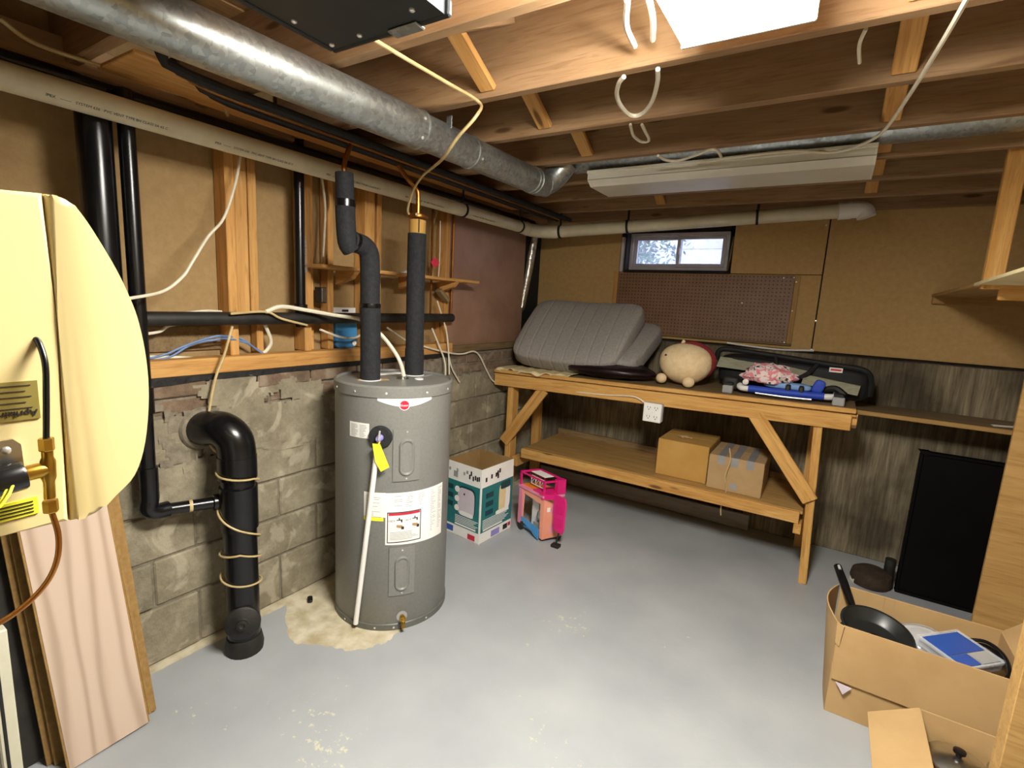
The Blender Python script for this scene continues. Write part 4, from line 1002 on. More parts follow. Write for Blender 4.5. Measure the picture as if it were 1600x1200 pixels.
# ================================================================== WORKBENCH
bz = lambda x: 1.052+(x+2.2)*.042/2.36
by = lambda x: 3.23+(x+2.2)*.09/2.36
def slab(name, x0, x1, y0off, y1, ztop, th, m, parent):
    """board following the bench's slight skew; ztop offset from bz"""
    c = []
    for dz in (-th, 0):
        for (x, f) in ((x0, 0), (x1, 0), (x1, 1), (x0, 1)):
            y = (by(x)+y0off) if f == 0 else (y1 if y1 > 1 else by(x)+y1)
            c.append(Vector((x, y, bz(x)+ztop+dz)))
    return hexa(name, c, m, parent)
def workbench():
    t = thing('workbench', 'long home-made timber workbench with a lower shelf under the pegboard', 'workbench', (-1.02, 3.6, 0))
    slab('top_board', -2.2, .16, .03, .36, 0, .02, M['oldwood'], t)
    slab('top_board', -2.2, .16, .362, 3.98, 0, .02, M['oldwood'], t)
    a = Vector((-2.2, by(-2.2)+.014, bz(-2.2)-.011)); b = Vector((.16, by(.16)+.014, bz(.16)-.011))
    beam('edge_strip', a, b, .03, .026, M['bench'], t)
    beam('apron', a+Vector((.01, .004, -.066)), b+Vector((-.015, .004, -.066)), .038, .09, M['bench'], t)
    beam('front_lip', a+Vector((0, .008, -.026)), b+Vector((.005, .008, -.026)), .04, .012, M['bench'], t)
    hexa('apron_end', [(.135, 3.35, .985), (.172, 3.35, .985), (.172, 3.44, .985), (.135, 3.44, .985), (.135, 3.35, 1.062), (.172, 3.35, 1.062), (.172, 3.44, 1.062), (.135, 3.44, 1.062)], M['bench'], t)
    # legs
    beam('leg', (-2.07, 3.325, 0), (-2.055, 3.305, .985), .05, .09, M['bench'], t, up=(0, 1, 0))
    beam('leg', (.036, 3.385, 0), (-.008, 3.375, 1.0), .045, .09, M['bench'], t, up=(0, 1, 0))
    beam('leg', (-2.13, 3.86, 0), (-2.145, 3.86, 1.03), .08, .05, M['bench'], t, up=(0, 1, 0))
    beam('leg', (-.02, 3.93, 0), (-.03, 3.93, 1.07), .05, .08, M['bench'], t, up=(0, 1, 0))
    # diagonal braces on the front
    beam('brace', (-2.098, 3.268, .475), (-1.765, 3.262, .945), .085, .022, M['bench'], t, up=(0, 1, 0))
    beam('brace', (-.335, 3.312, .99), (.012, 3.322, .525), .085, .022, M['bench'], t, up=(0, 1, 0))
    # lower shelf
    beam('shelf_rail', (-1.945, 3.305, .412), (-.03, 3.322, .412), .038, .072, M['bench'], t)
    box('shelf_board', (-1.94, 3.325, .432), (-.015, 3.93, .45), M['ply'], t)
    beam('shelf_ledger', (-1.94, 3.915, .475), (-.03, 3.915, .475), .03, .05, M['oldwood'], t)
    beam('cross_rail', (-2.0, 3.29, .33), (-2.0, 3.89, .33), .05, .075, M['bench'], t)
    beam('cross_rail', (-.032, 3.30, .345), (-.032, 3.93, .345), .04, .06, M['bench'], t)
    return t
workbench()
t = thing('wall_ledge', 'dusty timber ledge along the stained concrete beyond the workbench', 'shelf', (.6, 3.84, 1.02))
beam('board', (.175, 3.82, 1.036), (1.74, 3.82, 1.036), .36, .022, M['oldwood'], t)
beam('edge', (.175, 3.632, 1.036), (1.74, 3.632, 1.036), .016, .026, M['ply'], t)
beam('bracket', (1.2, 3.66, .94), (1.2, 3.98, .94), .04, .17, M['oldwood'], t)
tag(quad('paper_scrap', (.80, 3.70, 1.048), (.11, .02, .004), (.0, .05, 0), M['white_print'], None, .002), 'scrap of white paper on the timber ledge', 'paper')
tag(beam('loose_board', (-2.1, 3.93, .062), (-.345, 3.93, .066), .02, .115, M['grey_board'], None), 'grey weathered board on edge on the floor under the workbench', 'board')
# pegboard with battens
t = thing('pegboard', 'brown pegboard with rows of small holes below the window', 'pegboard', (-.92, 4.09, 1.39))
box('panel', (-1.575, 4.086, 1.388), (-.279, 4.097, 1.862), M['peg'], t)
beam('batten', (-.262, 4.088, 1.388), (-.262, 4.088, 1.857), .034, .014, M['ply'], t, up=(0, 1, 0))
beam('batten', (-1.56, 4.083, 1.381), (-.245, 4.083, 1.381), .014, .018, M['oldwood'], t, up=(0, 1, 0))
for x, z in ((-.285, 1.85), (-.35, 1.846), (-.29, 1.395), (-.60, 1.66), (-.268, 1.62), (-.268, 1.82)):
    lathe('hook', (x, 4.086, z), (0, -1, 0), [(.005, 0), (.005, .006), (0, .008)], M['screw'], t, 8)
tag(tube('ledge_tube', [(-.66, 4.03, 1.362), (-.48, 4.03, 1.35), (-.3, 4.03, 1.346), (-.10, 4.03, 1.358)], .0065, M['white_plastic'], None, 8, 5), 'thin white plastic tube lying on the concrete ledge under the pegboard', 'tube')
# outlet box on the apron
t = thing('outlet_box', 'square white four-socket outlet box fixed to the workbench apron', 'outlet', (-.93, 3.25, .84))
box('back_box', (-.993, 3.256, .848), (-.874, 3.292, .972), M['grey_plastic'], t, bevel=.006)
pl = box('cover_plate', (-.998, 3.248, .845), (-.880, 3.257, .97), M['white_plastic'], t, bevel=.003)
for cx in (-.962, -.914):
    for cz in (.938, .878):
        for dx, dz, w_, h_ in ((-.009, .004, .003, .011), (.009, .004, .003, .013), (0, -.010, .006, .006)):
            box('slot', (cx+dx-w_/2, 3.2472, cz+dz-h_/2), (cx+dx+w_/2, 3.2485, cz+dz+h_/2), M['ink'], pl, bevel=0)
lathe('screw', (-.939, 3.248, .908), (0, -1, 0), [(.003, 0), (.002, .001), (0, .0012)], M['screw'], pl, 8)

# ---- things on the workbench top
def mattress():
    t = thing('folded_mattress', 'grey quilted mattress folded in two on the end of the workbench', 'mattress', (-1.65, 3.6, 1.06))
    def layer(nm, c, size, tilt, bend):
        rot = Matrix.Rotation(tilt, 3, 'X')
        def df(p):
            u = p.y/(size[1]/2)
            q = p.copy(); q.z += bend*(u*u) - .01*math.cos(p.x*7); q.x += .03*u*(1 if p.x > 0 else .4)
            return q
        return rounded(nm, c, size, M['quilt'], t, .28, rot, df, 48, 28)
    layer('lower_layer', (-1.64, 3.665, 1.274), (1.06, .58, .15), R(30), .0)
    layer('upper_layer', (-1.675, 3.575, 1.36), (.90, .63, .165), R(46), -.025)
mattress()
tag(ellipsoid('dark_bag', (-1.37, 3.50, 1.128), (.36, .20, .062), M['bag'], None, 28, 14, lambda p, q: q*(1+.12*noise.noise(p*3))), 'crumpled black bag flattened under the folded grey mattress', 'bag')
V = []; F = []
n, m_ = 40, 12
for i in range(n+1):
    u = i/n; x = -2.18+.62*u
    for j in range(m_+1):
        v = j/m_
        y = by(x)-.012+.3*v+.02*math.sin(u*9)*(1-v)
        z = bz(x)+.004+.006*math.sin(u*38+v*3)*(1-v*.6)+.005
        if v < .08: z -= .012+.010*math.sin(u*24)
        V.append((x, y, z))
for i in range(n):
    for j in range(m_):
        a = i*(m_+1)+j; F.append((a, a+m_+1, a+m_+2, a+1))
o = mesh('cream_cloth', V, F, M['cloth_cream'], None, True)
md = o.modifiers.new('solidify', 'SOLIDIFY'); md.thickness = .004; md.offset = 1
tag(o, 'crumpled cream cloth under the folded grey mattress', 'cloth')

def plush():
    t = thing('plush_toy', 'round cream plush toy with a dark red back on the workbench', 'plush toy', (-.82, 3.52, 1.08))
    c = Vector((-.825, 3.52, 1.225))
    df = lambda p, q: Vector((q.x*(1+.10*max(0, -p.z)), q.y, q.z+.02*p.x*p.x))
    ellipsoid('body', c, (.172, .125, .138), M['plush'], t, 32, 18, df)
    ellipsoid('red_back', c+Vector((.018, .045, .016)), (.174, .112, .138), M['plush_red'], t, 32, 18)
    ellipsoid('foot', c+Vector((-.125, -.095, -.105)), (.036, .03, .034), M['plush'], t, 16, 10)
    ellipsoid('foot', c+Vector((.06, -.118, -.108)), (.040, .032, .036), M['plush'], t, 16, 10)
    ellipsoid('eye', c+Vector((-.112, -.092, .055)), (.008, .006, .006), M['ink'], t, 10, 6)
    lathe('ear', c+Vector((-.03, .02, .135)), (-.1, -.2, 1), [(.02, 0), (.012, .016), (0, .03)], M['plush'], t, 12)
plush()
def folded_seat():
    t = thing('folded_carrier', 'long folded black fabric carrier with grey slatted panels and a strap', 'carrier', (-.2, 3.75, 1.08))
    rounded('body', (-.21, 3.78, 1.196), (.86, .26, .20), M['black_dull'], t, .3, Matrix.Rotation(R(2), 3, 'Y'), None, 36, 18)
    def panel(x0, x1, za, zb, y, tilt=.03, drop=0):
        o = hexa('slatted_panel', [(x0, y, za), (x1, y, za-drop), (x1, y+.05, za-drop+.004), (x0, y+.05, za+.004), (x0+.01, y+tilt, zb), (x1+.01, y+tilt, zb-drop), (x1+.01, y+.05+tilt, zb-drop), (x0+.01, y+.05+tilt, zb)], M['slat'], t)
    panel(-.64, -.28, 1.222, 1.285, 3.60, .06, .012); panel(-.262, -.11, 1.222, 1.272, 3.595, .06, .02); panel(-.13, .165, 1.175, 1.228, 3.575, .05, .035)
    tube('top_rail', [(-.66, 3.70, 1.26), (-.645, 3.69, 1.325), (-.56, 3.69, 1.338), (-.25, 3.685, 1.318), (.0, 3.68, 1.30), (.18, 3.68, 1.285), (.225, 3.70, 1.22), (.23, 3.72, 1.13)], .018, M['black_dull'], t, 10, 5)
    tube('strap', [(-.30, 3.67, 1.32), (-.275, 3.63, 1.25), (-.23, 3.60, 1.20), (-.16, 3.60, 1.20), (-.10, 3.62, 1.24), (-.06, 3.66, 1.30)], .014, M['black_dull'], t, 8, 5)
    lb = box('brand_tag', (.005, 3.648, 1.258), (.075, 3.660, 1.286), M['white_print'], t, bevel=.001)
    box('print_line', (.012, 3.6472, 1.267), (.068, 3.6485, 1.279), M['red'], lb, bevel=0)
    rounded('end_bag', (.14, 3.80, 1.182), (.19, .24, .17), M['black_dull'], t, .45)
folded_seat()
def blue_frame():
    t = thing('folded_stroller', 'folded blue nylon stroller frame with white tube ends on the workbench edge', 'stroller', (-.22, 3.45, 1.08))
    z = 1.115
    tube('blue_pad', [(-.405, 3.43, z+.008), (-.2, 3.43, z+.01), (.0, 3.44, z+.014)], .022, M['blue'], t, 12, 3)
    tube('frame_tube', [(-.455, 3.50, z+.02), (-.462, 3.46, z+.012), (-.44, 3.43, z+.006), (-.39, 3.427, z+.007)], .018, M['white_plastic'], t, 12, 4)
    tube('frame_tube', [(-.02, 3.44, z+.012), (.03, 3.45, z+.014), (.062, 3.48, z+.02), (.06, 3.53, z+.03)], .018, M['white_plastic'], t, 12, 4)
    rounded('light_pad', (-.20, 3.50, z+.045), (.26, .09, .04), M['light_blue'], t, .5)
    rounded('blue_flap', (-.035, 3.475, z+.062), (.06, .03, .085), M['blue'], t, .6, Matrix.Rotation(R(18), 3, 'Y'))
    tube('dark_bar', [(-.36, 3.405, z-.012), (-.2, 3.405, z-.014), (-.06, 3.41, z-.01)], .008, M['steel'], t, 8, 2)
    tube('dark_bar', [(-.44, 3.55, z+.0), (-.2, 3.55, z+.005), (.08, 3.56, z+.01)], .015, M['black_plastic'], t, 8, 2)
    for x in (-.19, -.12): rounded('buckle', (x, 3.455, z+.03), (.03, .08, .06), M['ink'], t, .5)
    tube('net_edge', [(-.01, 3.52, z+.04), (.05, 3.50, z+.06), (.10, 3.48, z+.03)], .02, M['black_dusty'], t, 8, 4)
blue_frame()
def heap(name, c, rad, m, seed, parent=None):
    def df(p, q):
        k = 1+.35*noise.noise(p*2.2+Vector((seed, 0, 0)))+.18*noise.noise(p*6+Vector((0, seed, 0)))
        q = q*k
        if q.z < -rad[2]*.5: q.z = -rad[2]*.5
        return q
    return ellipsoid(name, c, rad, m, parent, 40, 24, df)
tag(heap('pink_cloth', (-.315, 3.50, 1.205), (.145, .085, .075), M['pattern'], 3.1), 'crumpled pink and white patterned cloth on the folded blue frame', 'cloth')
def corner_block(x, y, lab):
    t = thing('corner_block', lab, 'plastic block', (x, y, bz(x)), 'grey plastic corner blocks on the workbench edge')
    box('block', (x-.03, y-.02, bz(x)+.001), (x+.03, y+.03, bz(x)+.05), M['grey_plastic'], t, bevel=.005)
    box('cap', (x-.026, y+.0, bz(x)+.05), (x+.024, y+.09, bz(x)+.065), M['ink'], t, bevel=.004)
corner_block(-.52, 3.40, 'small grey plastic block with a dark cap beside the plush toy')
corner_block(.072, 3.385, 'small grey plastic block at the free end of the workbench')
t = thing('camera_pod', 'small dark and white gadget behind the grey block', 'gadget', (-.50, 3.49, bz(-.5)))
rounded('body', (-.52, 3.50, bz(-.5)+.055), (.10, .08, .085), M['ink'], t, .5)
lathe('white_knob', (-.43, 3.47, bz(-.5)+.075), (0, -1, 0), [(.018, 0), (.018, .01), (.01, .014), (0, .014)], M['white_plastic'], t, 14)
tube('arm', [(-.48, 3.49, bz(-.5)+.06), (-.43, 3.48, bz(-.5)+.07)], .012, M['ink'], t, 8, 1)

# ---- boxes on the lower shelf
def closed_box(name, lab, lo, hi, m, tape=None):
    t = thing(name, lab, 'box', ((lo[0]+hi[0])/2, (lo[1]+hi[1])/2, lo[2]))
    bd = box('carton', lo, hi, M[m], t, bevel=.003)
    ym = (lo[1]+hi[1])/2
    box('flap', (lo[0]+.002, lo[1]+.002, hi[2]), (hi[0]-.002, ym-.003, hi[2]+.004), M[m], t, bevel=.001)
    box('flap', (lo[0]+.002, ym+.003, hi[2]), (hi[0]-.002, hi[1]-.002, hi[2]+.004), M[m], t, bevel=.001)
    return t
closed_box('cardboard_box', 'yellowish cardboard box on the lower workbench shelf', (-.925, 3.42, .451), (-.588, 3.80, .70), 'card_yellow')
bx_ = closed_box('cardboard_box', 'taped brown cardboard box nearest the free end of the lower shelf', (-.575, 3.375, .451), (-.25, 3.76, .672), 'card_brown')
for x in (-.50, -.42, -.33):
    box('tape_strip', (x-.022, 3.373, .62), (x+.022, 3.3748, .676), M['tape'], bx_, bevel=0); box('tape_strip', (x-.022, 3.373, .6762), (x+.022, 3.755, .6775), M['tape'], bx_, bevel=0)
box('tape_strip', (-.435, 3.373, .47), (-.39, 3.3748, .51), M['tape'], bx_, bevel=0)
tag(heap('paper_twist', (-.78, 3.55, .713), (.045, .018, .01), M['card'], 8.0), 'twist of torn paper on the yellowish cardboard box', 'paper')

# ================================================================== CABLES
W_c1 = [(-2.200,1.264,2.132),(-2.170,1.221,2.005),(-2.150,1.157,1.853),(-2.140,1.086,1.768),(-2.100,1.003,1.661),(-2.100,0.966,1.604),(-2.050,0.877,1.549),(-1.950,0.739,1.524),(-1.900,0.660,1.515)]
W_c2 = [(-2.160,1.332,1.475),(-2.160,1.411,1.500),(-2.150,1.538,1.485),(-2.100,1.646,1.467),(-2.000,1.741,1.448),(-1.900,1.755,1.398),(-1.840,1.783,1.332),(-1.790,1.801,1.257),(-1.775,1.814,1.183),(-1.775,1.806,1.152)]
W_c3 = [(-2.160,1.175,1.465),(-2.160,1.332,1.475),(-2.160,1.410,1.444),(-2.170,1.551,1.412)]
W_c3b = [(-2.200,1.647,1.387),(-2.200,1.765,1.347),(-2.200,1.862,1.338),(-2.200,1.920,1.357)]
W_c4 = [(-2.170,1.186,1.411),(-2.170,1.147,1.289),(-2.170,1.108,1.196),(-2.170,1.077,1.063),(-2.160,1.060,0.971),(-2.100,1.048,0.916),(-2.060,1.085,0.872)]
W_c6 = [(-2.280,0.896,1.275),(-2.280,0.974,1.293),(-2.270,1.043,1.325),(-2.250,1.138,1.359),(-2.250,1.192,1.363),(-2.270,1.282,1.344),(-2.280,1.354,1.296),(-2.280,1.433,1.254),(-2.280,1.590,1.244),(-2.280,1.829,1.258)]
W_c6b = [(-2.280,0.895,1.265),(-2.280,0.985,1.280),(-2.270,1.069,1.330),(-2.250,1.151,1.347),(-2.250,1.205,1.351),(-2.270,1.303,1.326),(-2.280,1.385,1.273),(-2.280,1.467,1.243),(-2.280,1.590,1.238)]
W_c7 = [(-2.260,0.885,1.376),(-2.260,0.947,1.387),(-2.250,0.979,1.410),(-2.250,1.063,1.422),(-2.280,1.183,1.420)]
W_c7b = [(-2.260,1.045,1.461),(-2.260,1.121,1.470),(-2.270,1.196,1.468)]
W_c8 = [(-2.290,0.900,1.284),(-2.290,1.025,1.273),(-2.290,1.154,1.257),(-2.300,1.192,1.262),(-2.290,1.303,1.249),(-2.290,1.375,1.260),(-2.280,1.418,1.299),(-2.270,1.422,1.339),(-2.250,1.383,1.411)]
W_c9a = [(-2.200,2.496,1.380),(-2.180,2.547,1.267),(-2.150,2.575,1.162),(-2.100,2.527,1.066)]
W_c9b = [(-2.240,2.584,1.558),(-2.220,2.610,1.466),(-2.200,2.645,1.348),(-2.180,2.649,1.197),(-2.160,2.638,1.069)]
W_c9c = [(-2.180,2.641,1.220),(-2.180,2.688,1.107),(-2.190,2.792,0.996)]
W_c9d = [(-2.220,2.124,1.388),(-2.220,2.285,1.307),(-2.200,2.458,1.257),(-2.190,2.653,1.214),(-2.190,2.809,1.196),(-2.190,2.943,1.207),(-2.190,3.025,1.164),(-2.190,3.116,1.056),(-2.190,3.209,0.962),(-2.170,3.299,0.924)]
W_c10 = [(-1.146,1.036,2.255),(-1.145,1.169,2.255),(-1.141,1.338,2.255),(-1.142,1.508,2.255),(-1.084,1.421,2.178),(-1.169,1.429,2.121),(-1.295,1.496,2.078),(-1.565,1.688,2.087),(-1.739,1.813,2.058),(-1.836,1.882,1.988),(-1.839,1.935,1.964)]
W_c11 = [(0.144,1.404,2.250),(0.141,1.474,2.250),(0.126,1.672,2.250),(0.095,1.994,2.250),(0.053,2.315,2.250),(-0.009,2.456,2.250),(-0.104,2.525,2.250),(-0.238,2.453,2.250),(-0.458,2.456,2.250),(-0.624,2.478,2.250)]
W_c12 = [(-0.517,1.246,2.300),(-0.557,1.351,2.300),(-0.572,1.461,2.300)]
W_c12b = [(-0.471,1.270,2.300),(-0.488,1.352,2.300),(-0.518,1.449,2.300)]
W_c13 = [(-0.510,1.488,2.240),(-0.538,1.576,2.240),(-0.596,1.708,2.240),(-0.656,1.791,2.240),(-0.695,1.787,2.240),(-0.695,1.693,2.240),(-0.675,1.605,2.240),(-0.639,1.528,2.240),(-0.611,1.494,2.240)]
W_c13b = [(-0.738,1.905,2.250),(-0.768,2.026,2.250),(-0.763,2.105,2.250),(-0.730,2.101,2.250),(-0.711,1.993,2.250),(-0.700,1.922,2.250)]
W_c14 = [(-0.747,2.283,2.240),(-0.735,2.362,2.240),(-0.687,2.391,2.240),(-0.605,2.339,2.240),(-0.528,2.281,2.240),(-0.504,2.310,2.240),(-0.508,2.407,2.240)]
W_c15 = [(-2.120,0.529,2.295),(-2.120,0.609,2.262),(-2.120,0.811,2.264),(-2.120,1.007,2.260),(-2.100,1.088,2.297),(-2.100,1.135,2.274),(-2.100,1.162,2.232)]
W_c16 = [(-1.500,3.260,0.967),(-1.281,3.260,0.976),(-1.098,3.260,0.994),(-1.031,3.260,0.982),(-0.975,3.260,0.947)]
W_c17 = [(-2.240,1.691,2.157),(-2.240,1.712,2.009),(-2.240,1.708,1.884),(-2.240,1.695,1.724)]
W_c18 = [(-2.240,2.559,2.123),(-2.240,2.515,1.998),(-2.240,2.522,1.840),(-2.240,2.535,1.679)]
W_c18b = [(-2.260,2.616,2.074),(-2.260,2.620,1.850),(-2.260,2.613,1.705)]
W_c19 = [(0.482,2.900,1.750),(0.518,2.900,1.783),(0.555,2.900,1.802),(0.582,2.900,1.813),(0.619,2.900,1.826)]
W_c20 = [(-0.033,1.627,2.300),(-0.044,1.710,2.300),(-0.040,1.824,2.300)]
W_c21 = [(-0.458,3.350,0.743),(-0.445,3.350,0.662),(-0.463,3.350,0.552),(-0.446,3.350,0.471),(-0.464,3.350,0.358),(-0.460,3.350,0.294)]
def cable(name, pts, r, m, lab, n=6, cat='cable'):
    return tag(tube(name, pts, r, M[m], None, 7, n), lab, cat)
cable('white_cable', W_c1, .0055, 'cable_white', 'white cable sagging from the studs to the humidifier')
cable('power_cable', W_c2, .0095, 'cable_white', 'thick white cable arching from the wall to the top of the water heater')
cable('tan_cable', W_c3, .0055, 'cable_tan', 'tan cable crossing in front of the level black pipe')
cable('white_cable', W_c3b, .006, 'cable_white', 'white cable sagging in front of the blue package')
cable('tan_cable', W_c4, .0055, 'cable_tan', 'tan cable hanging from the stud down the block wall to the drain elbow')
cable('blue_cable', W_c6, .0045, 'cable_blue', 'upper of two blue cables looping over the sill plate')
cable('blue_cable', W_c6b, .0045, 'cable_blue', 'lower of two blue cables looping over the sill plate')
cable('white_cable', W_c7, .006, 'cable_white', 'white cable rising behind the level black pipe')
cable('white_cable', W_c7b, .006, 'cable_white', 'short white cable end on top of the level black pipe')
cable('white_cable', W_c8, .0085, 'cable_white', 'thick white cable lying along the sill plate and curling up')
cable('white_cable', W_c9a, .0055, 'cable_white', 'white cable hanging just beside the straight insulated pipe')
cable('white_cable', W_c9b, .0055, 'cable_white', 'white cable hanging beside the edge of the reddish wallboard')
cable('white_cable', W_c9c, .005, 'cable_white', 'white cable end splayed over the block wall behind the water heater')
cable('white_cable', W_c9d, .006, 'cable_white', 'white cable draped along the block wall to the workbench')
cable('tan_wire', W_c10, .0055, 'cable_tan', 'tan wire from the duct box round the round duct to the copper pipe')
cable('white_cable', W_c11, .006, 'cable_white', 'white cord stretched under the joists to the unlit ceiling light')
cable('joist_cable', W_c12, .008, 'cable_white', 'white cable farther from the lit lamp dropping into a joist hole')
cable('joist_cable', W_c12b, .008, 'cable_white', 'white cable nearest the lit lamp dropping into a joist hole')
cable('joist_cable', W_c13, .007, 'cable_white', 'large loop of white cable hanging between two joists')
cable('joist_cable', W_c13b, .006, 'cable_white', 'small loop of white cable under the joist before the unlit lamp')
cable('joist_cable', W_c14, .006, 'cable_white', 'wavy white cable above the unlit ceiling light')
cable('tan_cable', W_c15, .0065, 'cable_tan', 'tan cable running along the timber strip above the cream vent pipe')
cable('white_cable', W_c16, .005, 'cable_white', 'white cable under the workbench apron feeding the outlet box')
cable('white_cable', W_c17, .006, 'cable_white', 'white cable hanging beside the stud behind the jogged insulated pipe')
cable('white_cable', W_c18, .005, 'cable_tan', 'thin tan cable hanging beside the red valve')
cable('white_cable', W_c18b, .004, 'cable_white', 'straight thin cable between the red valve and the reddish wallboard')
cable('joist_cable', W_c20, .005, 'cable_white', 'short white cable stub under a joist near the lit lamp')
cable('string', W_c21, .004, 'cable_tan', 'string hanging over the taped cardboard box and shelf rail', cat='string')

# ================================================================== LEFT WALL SHELF AND PACKAGE
t = thing('timber_shelf', 'narrow timber shelf on the studs behind the insulated pipes', 'shelf', (-2.17, 2.2, 1.69))
beam('board', (-2.176, 1.59, 1.70), (-2.176, 2.86, 1.696), .15, .018, M['stud'], t)
for y in (1.80, 2.255, 2.63):
    prism('bracket', [(-2.25, y-.018, 1.69), (-2.105, y-.018, 1.688), (-2.14, y-.018, 1.652), (-2.25, y-.018, 1.618)], (0, .036, 0), M['stud'], t)
beam('brace', (-2.245, 2.60, 1.63), (-2.24, 2.685, 1.56), .03, .05, M['oldwood'], t, up=(1, 0, 0))
tag(heap('rag', (-2.19, 2.30, 1.716), (.03, .09, .014), M['white_print'], 5.5), 'crumpled white rag on the timber wall shelf', 'rag')
t = thing('blue_package', 'blue hanging pack with a white header card between the studs', 'package', (-2.29, 1.88, 1.275))
hd = box('header_card', (-2.297, 1.803, 1.435), (-2.293, 1.952, 1.497), M['white_print'], t, bevel=.001)
box('hang_slot', (-2.2932, 1.858, 1.474), (-2.2922, 1.902, 1.486), M['ink'], hd, bevel=0)
rounded('blue_pouch', (-2.293, 1.878, 1.357), (.045, .15, .166), M['sky_blue'], t, .4)
disc_c = lathe('round_seal', (-2.2715, 1.925, 1.30), (1, 0, 0), [(.014, 0), (.014, .002), (0, .003)], M['white_print'], t, 16)
t = thing('junction_box', 'small dark electrical box under the timber wall shelf', 'electrical box', (-2.27, 1.70, 1.5))
box('box', (-2.30, 1.69, 1.52), (-2.245, 1.725, 1.60), M['ink'], t, bevel=.003)
box('cover', (-2.246, 1.693, 1.524), (-2.243, 1.722, 1.596), M['steel'], t, bevel=.001)

# ================================================================== FLOOR BOXES AND TOYS
def product_box():
    A = Vector((-1.769, 2.52, 0)); Lf = Vector((-2.083, 2.552, 0)); Rt = Vector((-1.746, 2.864, 0)); Bk = Lf+Rt-A; H = .51
    t = thing('product_box', 'open white and teal appliance carton with empty top beside the water heater', 'box', (A+Bk)/2)
    Z = Vector((0, 0, 1))
    def wall(nm, p, q, m, h=H):
        e = (q-p).normalized(); n_ = Vector((-e.y, e.x, 0))*.004
        return hexa(nm, [p, q, q+n_, p+n_, p+Z*h, q+Z*h, q+n_+Z*h, p+n_+Z*h], m, t)
    ls = wall('side_panel', Lf, A, M['white_print']); rs = wall('side_panel', A, Rt, M['white_print'])
    bk = wall('side_panel', Rt, Bk, M['card_in']); bl = wall('side_panel', Bk, Lf, M['card_in'])
    # brown inside lining of the two near panels
    for p, q in ((Lf, A), (A, Rt)):
        e = (q-p).normalized(); n_ = Vector((-e.y, e.x, 0))
        quad('lining', p+n_*.005+e*.005+Z*.003, (q-p)-e*.010, Z*(H-.004), M['card_in'], t, -.001)
    hexa('bottom', [Lf+Z*.001, A+Z*.001, Rt+Z*.001, Bk+Z*.001, Lf+Z*.005, A+Z*.005, Rt+Z*.005, Bk+Z*.005], M['card_in'], t)
    def deco(p, q, par, right):
        e = q-p; L_ = e.length; e.normalize()
        def d(nm, u0, u1, z0, z1, m, t_=.0012):
            quad(nm, p+e*(u0*L_)+Z*z0, e*((u1-u0)*L_), Z*(z1-z0), M[m], par, t_)
        d('teal_field', .0 if not right else .03, .97 if not right else 1, .075, .385, 'teal')
        def rr_(cx, cz, w_, h_, m, t_, n=28, pw=.45):
            pts = []
            for k in range(n):
                a = 2*math.pi*k/n; ca, sa = math.cos(a), math.sin(a)
                pts.append(p+e*(cx*L_+w_/2*math.copysign(abs(ca)**pw, ca))+Z*(cz+h_/2*math.copysign(abs(sa)**pw, sa))-Vector((-e.y, e.x, 0))*.001)
            prism('picture', pts, -Vector((-e.y, e.x, 0))*t_, M[m], par)
        if not right:
            rr_(.62, .265, .155, .20, 'teal_dark', .0012); rr_(.60, .255, .15, .19, 'pale_pink', .0022)
            rr_(.62, .175, .12, .03, 'white_print', .003)
            for cz in (.33, .265, .20): rr_(.34, cz, .042, .042, 'white_print', .003, 16, 1)
            rr_(.55, .31, .012, .016, 'ink', .0036, 12, 1)
            for cz in (.335, .275, .215): d('caption', .04, .22, cz-.017, cz+.017, 'teal_dark', .002)
            for i in range(5): d('print_line', .30, .95-.05*(i % 3), .145-.011*i, .149-.011*i, 'white_print', .002)
            d('print_line', .30, .9, .082, .093, 'white_print', .002)
            d('logo_block', .68, .88, .012, .048, 'red', .002); d('caption', .0, .25, .02, .06, 'lid_blue', .002)
            for u, z in ((.08, .445), (.3, .45), (.5, .44), (.58, .455)): d('icon', u, u+.05, z, z+.02, 'ink_soft', .002)
            for u, z in ((.66, .425), (.7, .45), (.76, .42), (.82, .43), (.87, .425), (.92, .43)): d('icon', u, u+.035, z, z+.03, 'ink', .002)
            d('icon', .22, .34, .41, .45, 'ink_soft', .002)
        else:
            rr_(.74, .265, .12, .19, 'white_print', .0022); rr_(.66, .26, .07, .20, 'cloth_cream', .003); rr_(.68, .17, .14, .03, 'white_print', .0036)
            rr_(.75, .35, .11, .05, 'teal_dark', .004)
            for cz in (.32, .26, .20): d('caption', .15, .38, cz-.018, cz+.018, 'teal_dark', .002)
            for i in range(6): d('print_line', .08, .9-.06*(i % 3), .155-.011*i, .159-.011*i, 'white_print', .002)
            d('print_line', .1, .7, .083, .094, 'white_print', .002)
            d('caption', .36, .62, .014, .056, 'purple', .002); d('icon', .74, .88, .02, .055, 'ink', .002); d('icon', .9, .98, .03, .055, 'red', .002)
            for u, z in ((.12, .42), (.28, .43), (.42, .43), (.47, .44), (.53, .45), (.48, .415)): d('icon', u, u+.045, z, z+.028, 'ink', .002)
    deco(Lf, A, ls, False); deco(A, Rt, rs, True)
product_box()

